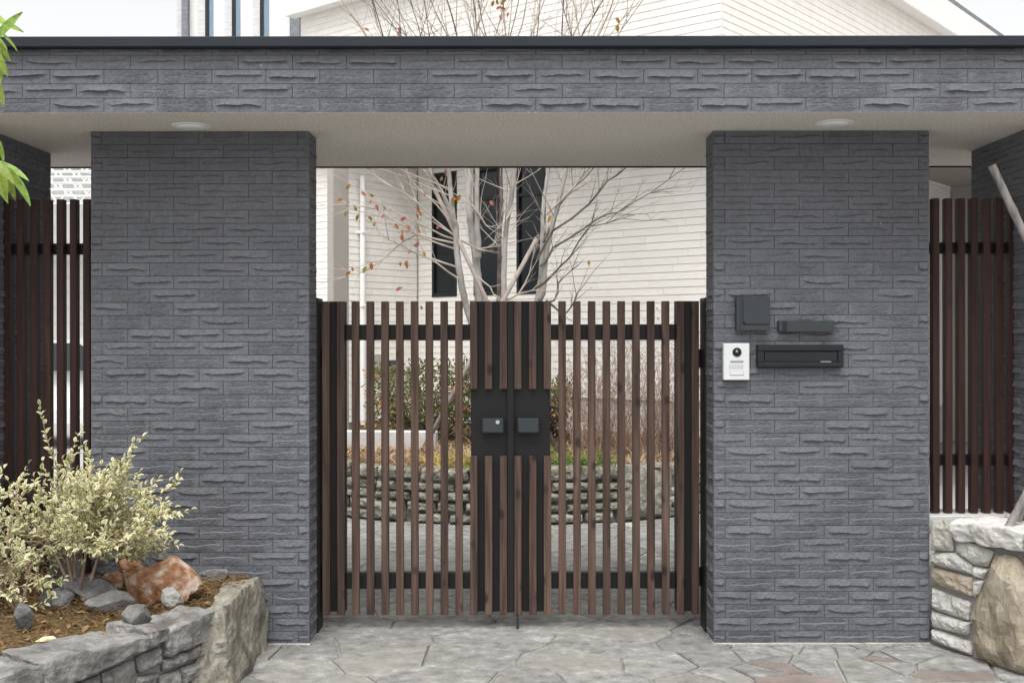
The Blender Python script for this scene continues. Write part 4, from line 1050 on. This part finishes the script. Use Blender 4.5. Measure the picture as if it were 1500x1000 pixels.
# the crown: long upright shoots above the canopy
for s_ in S:
    for k in range(7):
        p = s_[-1-rtt.randint(0,5)]; cx = (p.x-o.x)
        twig(p, (cx*.55+rtt.uniform(-.5,.5), rtt.uniform(-.35,.35), rtt.uniform(.7,1.3)), rtt.uniform(1.0,1.9), rtt.uniform(.005,.009), 0 if k < 4 else 1, dkm if rtt.random() < .5 else twm, .25)
put('pale_branches', twm, M['twig'], tr); put('dark_branches', dkm, M['bark_dark'], tr)
sl = MB(); sl.leaf((0,0,0), (1,0,0), (0,0,1), 1, .62, .22); slm = {}
for kx in ('leaf_red','leaf_amber','leaf_fade'):
    me = sl.mesh('leaf'); me.materials.append(M[kx]); slm[kx] = me
LV = [(494,299,'a'),(512,299,'f'),(519,305,'f'),(510,313,'f'),(526,318,'f'),(536,291,'r'),(545,297,'r'),(551,303,'r'),(548,292,'a'),(563,318,'r'),(578,331,'a'),(587,327,'r'),(596,333,'r'),(588,347,'r'),(590,340,'a'),
      (612,312,'a'),(616,309,'a'),(660,297,'f'),(667,292,'a'),(675,289,'a'),(606,365,'r'),(603,369,'r'),(620,372,'a'),(551,329,'a'),(540,320,'f'),(537,394,'f'),(544,388,'a'),(510,404,'f'),(507,405,'a'),(518,401,'a'),(586,387,'a'),(597,388,'a'),(593,393,'a'),(580,430,'r'),(616,451,'a'),(634,453,'a'),(863,393,'a'),(808,320,'a'),
      (643,333,'r'),(718,298,'r'),(648,262,'r'),(652,258,'r'),(727,18,'r'),(724,5,'a'),(735,12,'a'),(741,20,'a'),(733,26,'r'),(738,8,'r'),(586,43,'r'),(588,49,'r'),(541,50,'r'),(905,40,'a'),(902,30,'a'),(746,22,'a'),(728,3,'f'),(513,273,'a'),(562,305,'f'),(626,285,'r'),(610,338,'r')]
KM = {'r':'leaf_red','a':'leaf_amber','f':'leaf_fade'}
for x, y, k in LV:
    p = at(x, y-4, YT-.2); d = Vector((rtt.uniform(-.8,.8), rtt.uniform(-.4,.2), -1 if rtt.random() < .75 else .3)).normalized(); nr = Vector((rtt.uniform(-.6,.6), -1, rtt.uniform(-.2,.6)))
    sd = d.cross(nr).normalized(); nr = sd.cross(d); s_ = rtt.uniform(.042,.072)
    ob = put('leaf', slm[KM[k]], None, tr)
    ob.matrix_local = Matrix.Translation(p-o) @ Matrix((d, -sd, nr)).transposed().to_4x4() @ Matrix.Diagonal((s_, s_*.95, s_, 1))
    # a fine stalk to the twig above
    twm2 = None
for lb, a, b in (('straight round tree stake with its upper end before the window nearest the downpipe', (816,660), (628,258)), ('straight round tree stake with its foot before the orange-berried evergreen shrub', (614,668), (786,350))):
    p, q = at(*a, YT-.35), at(*b, YT-.05); root = thing('tree_stake', lb, 'stake', p, 0, 'crossed tree stakes')
    m = MB(); m.tube([Vector((0,0,0))-(q-p).normalized()*.05, (q-p)*.5, q-p], [.021,.020,.019], 12); put('pole', m.mesh('pole', True), M['stake'], root)
    m = MB(); u = (q-p).normalized(); m.tube([q-p-u*.0005, q-p+u*.004], [.0185,.016], 12); put('cut_end', m, M['litter'], root)

# ================================================================== HOUSE
U = Vector((.773,-.634)).normalized(); V_ = Vector((-U.y, U.x))        # along the window wall, into the house
P0 = Vector((gx(840,11.5), 11.5)); t_out = online(1058, P0, U); OC = P0+U*t_out
rz = math.atan2(U.y, U.x)
hs_ = thing('house', 'white tiled house with narrow black windows behind the bare tree', 'house', (OC.x, OC.y, 0), rz)
def hl(x): return online(x, OC, U)               # pixel column -> local x on the window wall
xi = hl(611.5); ZF, CO = .79, .073; ZTOP = 3.62; PB = 1.08
def hbox(name, b, mt, c=0, par=None, kind=None):
    m = MB(); m.box(*b, c); return put(name, m, M[mt], par or hs_, kind=kind)
hbox('foundation', (xi+.02, -.02, .03, 5.0, -.02, ZF), 'pale_concrete')
wins = []
for a, b in ((633,669.5),(694,732),(757,799.5)):
    x0, x1 = hl(a), hl(b); Yw = OC.y+U.y*(x0+x1)/2; wins.append((x0, x1, gz({633:433,694:431,757:429}[a], Yw), gz(253, OC.y+U.y*hl(651))))
zb_, zt_ = wins[0][2], wins[0][3]
# wall core split round the window openings
wall = hbox('wall', (xi+.016, 0, .016, .12, ZF, zb_), 'siding_back')
hbox('wall_core', (xi+.016, 0, .016, .12, zt_, ZTOP), 'siding_back')
ed = [xi+.016]+[q for w_ in wins for q in w_[:2]]+[0]
for i in range(0, len(ed), 2): hbox('wall_core', (ed[i], ed[i+1], .016, .12, zb_+.0005, zt_-.0005), 'siding_back')
hbox('inner_dark', (xi+.1, -.1, .5, .55, ZF, ZTOP), 'frame_black')
bm_ = MB()
bm_.v = [(0,-.001,0),(1,-.001,0),(1,-.0022,.002),(0,-.0022,.002),(0,.0015,1),(1,.0015,1),(0,.015,0),(1,.015,0),(0,.015,1),(1,.015,1)]
bm_.f = [(0,3,2,1)[::-1],(3,2,5,4),(4,5,9,8),(0,1,7,6)[::-1],(1,2,5,9,7),(0,6,8,4,3)]; bm_.a = [0.]*10
bme = bm_.mesh('siding_board'); bme.materials.append(M['siding'])
rh = random.Random(2); nrow = int((ZTOP-ZF)/CO)
for r_ in range(nrow):
    z = ZF+r_*CO; x = xi+.016-rh.uniform(0,.6); J = []
    while x < 0:
        J.append((max(x, xi+.016), min(0, x+.62))); x += .62
    for a, b in J:
        segs = [(a, b)]
        if z+CO > zb_+.01 and z < zt_-.01:
            for w_ in wins:
                n_ = []
                for s0, s1 in segs:
                    if s1 <= w_[0] or s0 >= w_[1]: n_.append((s0, s1)); continue
                    if s0 < w_[0]: n_.append((s0, w_[0]))
                    if s1 > w_[1]: n_.append((w_[1], s1))
                segs = n_
        for s0, s1 in segs:
            if s1-s0 < .015: continue
            put('siding_board', bme, None, wall, (s0+.001, 0, z+.002), (0,0,0), (s1-s0-.002, 1, CO-.0032))
for w_ in wins:
    x0, x1 = w_[0], w_[1]
    wf = hbox('window', (x0+.001, x1-.001, -.008, .018, zb_-.012, zb_+.03), 'frame_black', .002)
    for b in ((x0+.001,x0+.034,-.008,.05,zb_+.031,zt_),(x1-.034,x1-.001,-.008,.05,zb_+.031,zt_),(x0+.035,x1-.035,-.007,.05,zt_-.03,zt_),(x0+.035,x1-.035,-.004,.05,zt_-.36,zt_-.325)):
        hbox('frame', b, 'frame_black', .002, wf)
    hbox('pane', (x0+.035, x1-.035, .022, .028, zb_+.031, zt_-.361), 'glass', 0, wf); hbox('pane', (x0+.035, x1-.035, .022, .028, zt_-.324, zt_-.031), 'glass', 0, wf)
def siding_block(name, o3, ax, L_, z0, z1, flip):
    m = MB(); r_ = 0; z = z0
    while z < z1-.02:
        x = -rh.uniform(0,.6)
        while x < L_:
            a, b = max(0, x)+.001, min(L_, x+.62)-.001; x += .62
            if b-a < .02: continue
            h = min(CO-.0016, z1-z)
            for q in range(1):
                vs_ = [(a+(b-a)*v[0], v[1], z+.002+h*v[2]) for v in bm_.v]
                if ax == 'y+':   vs_ = [(o3[0]-v[1], o3[1]+v[0], v[2]) for v in vs_]     # faces +x
                elif ax == 'x':  vs_ = [(o3[0]+v[0], o3[1]+v[1], v[2]) for v in vs_]     # faces -y
                m.add(vs_, bm_.f)
        z += CO
    put(name, m, M['siding'], hs_, kind='stuff')
# side wall of the projecting bay (faces right), its front, the far side wall
hbox('bay_wall', (xi-2.6, xi-.016, -PB+.016, .2, ZF-.3, ZTOP-.16), 'siding_back'); hbox('bay_base', (xi-2.58, xi-.03, -PB+.03, .19, -.02, ZF-.301), 'concrete')
siding_block('siding', (xi, -PB+.02, 0), 'y+', PB-.02, ZF-.3, ZTOP-.16, 0)
siding_block('siding', (xi-2.6, -PB, 0), 'x', 2.6, ZF-.3, ZTOP-.16, 0)
sw = online(1392, OC, V_)
hbox('return_wall', (-.12, -.016, .121, sw, ZF-.3, 3.46), 'siding_back'); siding_block('siding', (0, .02, 0), 'y+', sw-.02, ZF-.3, 3.46, 0)
hbox('return_base', (-.12, -.03, .121, sw, -.02, ZF-.301), 'concrete')
hbox('rear_wing', (-.4, 5.0, sw+.004, sw+.2, -.02, 3.46), 'beige')
# canopy slabs between the storeys
hbox('porch_roof', (xi-2.75, .6, -.6, -.001, ZTOP+.001, ZTOP+.16), 'beige', .004)
hbox('bay_roof', (xi-2.8, xi+.25, -PB-.2, -.003, ZTOP-.159, ZTOP-.002), 'beige', .004)
hbox('side_roof', (.0005, 4.2, 0, sw+.5, 3.461, 3.60), 'beige', .004)
# upper storey
xl = hl(441); ZE = 5.54; YE_ = online(1460, OC, V_)
hbox('upper_wall', (xl+.016, -.016, .017, 1.0, ZTOP+.161, ZE), 'siding_back'); siding_block('siding', (xl, 0, 0), 'x', -xl, ZTOP+.162, ZE, 0)
hbox('upper_return', (-.5, -.016, 1.001, YE_+2, ZTOP+.161, ZE), 'siding_back'); siding_block('siding', (0, .017, 0), 'y+', YE_+2, ZTOP+.162, ZE, 0)
hbox('fascia', (xl-.12, .16, -.16, 0.0, ZE-.07, ZE+.32), 'white_paint', .004); hbox('fascia_strip', (xl-.12, .16, -.165, -.1605, ZE-.075, ZE-.055), 'siding_back')
hbox('fascia', (.001, .16, .001, YE_+2, ZE-.07, ZE+.32), 'white_paint', .004); hbox('fascia_strip', (.1605, .165, .001, YE_+2, ZE-.075, ZE-.055), 'siding_back')
hbox('roof', (xl-.1, .14, .002, YE_+2, ZE+.321, ZE+.4), 'far_brick')
# column, downpipe, hood vent, meter box
Yc = 10.3; p = Vector((gx(488,Yc), Yc))-OC; cx, cy = p.dot(U), p.dot(V_)
hbox('porch_column', (cx-.085, cx, cy, cy+.20, .30, ZTOP-.16), 'beige', .006); hbox('column_base', (cx-.10, cx+.015, cy-.015, cy+.215, -.02, .299), 'concrete')
td = online(531.5, OC+U*(xi+.055), V_); Yd = OC.y+U.y*(xi+.055)+V_.y*td
m = MB(); m.tube([(xi+.055, td, gz(640,Yd)), (xi+.055, td, gz(258,Yd))], [.030,.030], 16); dpn = put('downpipe', m, M['white_paint'], hs_)
for z in (2.55, 1.75): 
    hbox('clip', (xi+.001, xi+.09, td-.034, td+.034, z-.012, z+.012), 'white_paint', .002, dpn)
tv = online(575, OC+U*xi, V_); Yv = OC.y+U.y*xi+V_.y*tv
m = MB(); z1, z0 = gz(527,Yv), gz(547,Yv)
m.v = [(xi+.001,tv-.07,z0),(xi+.001,tv+.07,z0),(xi+.001,tv+.07,z1),(xi+.001,tv-.07,z1),(xi+.10,tv-.07,z0),(xi+.10,tv+.07,z0),(xi+.03,tv+.07,z1),(xi+.03,tv-.07,z1)]; m.a = [0.]*8
m.f = [(4,5,6,7),(7,6,2,3),(0,4,7,3),(5,1,2,6)]
hv = put('hood_vent', m, M['device'], hs_); m = MB(); m.box(xi+.003, xi+.095, tv-.068, tv+.068, z0+.004, z0+.012); put('vent_grille', m, M['frame_black'], hv)
tm = online(553, OC+U*xi, V_); hbox('meter_box', (xi+.001, xi+.05, tm-.05, tm+.05, gz(541,Yv), gz(518,Yv)), 'beige', .004)
kb = MB(); kb.box(-.95, .0, -.06, .06, 0, .18, .01)
tag(put('kerb', kb, M['concrete'], None, (gx(640,9.9), 9.9, .40), (0,0,R(-6))), 'pale concrete kerb in the garden bed below the downpipe', 'kerb')

# ------------------------------------------------------------------ neighbouring building with vertical windows
Yn = 21.0; nb = thing('tall_building', 'white building with three slit windows and grey corner strips above the beam', 'building', (gx(350,Yn), Yn, 0)); o = nb.location
XL, XR = gx(270,Yn), gx(441,Yn)
def nbx(name, x0, x1, d, z0, z1, mt, par=None, dd=.0):
    m = MB(); m.box(gx(x0,Yn)-o.x, gx(x1,Yn)-o.x, -d, dd, z0, z1); return put(name, m, M[mt], par or nb)
nbx('wall', 272, 439, .0, -.03, 10.0, 'far_white', None, 6.0)
nbx('corner_strip', 269.5, 278.5, .14, -.03, 10.0, 'far_brick', None, .3); nbx('corner_strip', 427, 441, .14, -.03, 10.0, 'far_brick', None, .3)
nbx('bay_edge', 260, 269.4, .02, -.03, 10.0, 'far_reveal', None, 3.0)
for a, b in ((302,313),(341,352.5),(382,394.5)):
    w_ = nbx('window', a, a+4.3, .05, 4.6, 9.0, 'frame_black'); nbx('pane', a+4.4, b, .02, 4.6, 9.0, 'glass_blue', w_); nbx('mullion', a+4.3, a+5.4, .035, 4.6, 9.0, 'device', w_)
    nbx('reveal', a-11, a-.1, .03, 4.4, 9.2, 'far_reveal', w_)
nbx('roof_edge', 262, 444, .2, 10.001, 10.2, 'far_white', None, 6.2)

# ------------------------------------------------------------------ beyond the left fence: lattice carport, car, wall
cp = thing('carport', 'white lattice-truss carport seen over the slat fence', 'carport', (-6.0, 15.0, 0)); o = cp.location
for k in range(9):
    Y = 13.2+.62*k; zb0 = 2.99+.165*k; m = MB()
    for z in (zb0, zb0+.16): m.tube([(-2.6,Y-o.y,z),(2.4,Y-o.y,z)], .013, 6)
    nsg = 40
    for i in range(nsg):
        x0 = -2.6+5.0*i/nsg; x1 = -2.6+5.0*(i+1)/nsg
        m.tube([(x0,Y-o.y,zb0+(.16 if (i+k) % 2 else 0)),(x1,Y-o.y,zb0+(0 if (i+k) % 2 else .16))], .010, 5)
    put('truss', m, M['white_paint'], cp)
for x in (-2.55, 2.35):
    for Y in (13.2, 17.6):
        m = MB(); m.tube([(x,Y-o.y,-.02),(x,Y-o.y,3.0 if Y < 15 else 4.16)], .045, 10); put('post', m, M['white_paint'], cp)
m = MB(); m.box(-2.7,2.5,3.0,3.04,2.9,4.6); put('back_sheet', m, M['concrete'], cp)
m = MB(); m.box(-2.7,2.5,2.6,3.4,4.62,4.66); put('roof_sheet', m, M['lamp_glass'], cp)
bw = thing('boundary_wall', 'pale boundary wall behind the parked car beyond the slat fence', 'wall', (-6.5, 19.0, 0))
m = MB(); m.box(-4,2.2,0,.2,-.03,3.3); put('wall', m, M['far_white'], bw)
for k in range(12):
    m = MB(); m.box(-4,2.2,-.012,-.001,.1+.26*k,.335+.26*k,.002); put('panel', m, M['far_white'], bw)
car = thing('parked_car', 'white parked car half hidden by the slat fence', 'car', (-6.3, 15.2, 0)); 
def car_body():
    prof = [(-2.0,.32),(-2.05,.62),(-1.95,.86),(-1.15,.96),(-.62,1.36),(.75,1.40),(1.45,1.02),(2.0,.92),(2.08,.6),(2.02,.3)]
    m = MB(); n = len(prof); hw = .84
    for sgn in (-1,1):
        for x, z in prof: m.v.append((x, sgn*hw*(1 if z < 1 else .82), z)); m.a.append(0.)
    for i in range(n): j = (i+1) % n; m.f.append((i,j,n+j,n+i))
    m.f.append(tuple(range(n))[::-1]); m.f.append(tuple(range(n,2*n))); return m
put('body', car_body(), M['car_white'], car)
for x0, x1, x2, x3 in ((-1.05,-.56,.05,.05),(.12,.12,.68,1.28)):
    for sgn in (-1,1):
        m = MB(); y0, y1 = sgn*.848, sgn*.700
        m.add([(x0,y0,.99),(x3,y0,.99),(x2,y1,1.34),(x1,y1,1.34),(x0,y0-sgn*.02,.99),(x3,y0-sgn*.02,.99),(x2,y1-sgn*.02,1.34),(x1,y1-sgn*.02,1.34)], [(0,1,2,3),(7,6,5,4),(0,4,5,1),(1,5,6,2),(2,6,7,3),(3,7,4,0)])
        put('window', m, M['glass'], car)
for x in (-1.3, 1.3):
    for sgn in (-1,1):
        m = MB(); m.disc((x, sgn*.66, .32), (0,sgn,0), .32, .20, 24); wh = put('wheel', m, M['rubber'], car)
        m = MB(); m.disc((x, sgn*.861, .32), (0,sgn,0), .20, .006, 18); put('rim', m, M['chrome'], wh)
for sgn in (-1,1):
    m = MB(); m.box(-2.07,-1.96,sgn*.62-.14,sgn*.62+.14,.66,.80,.02); put('headlight', m, M['lamp_glass'], car)
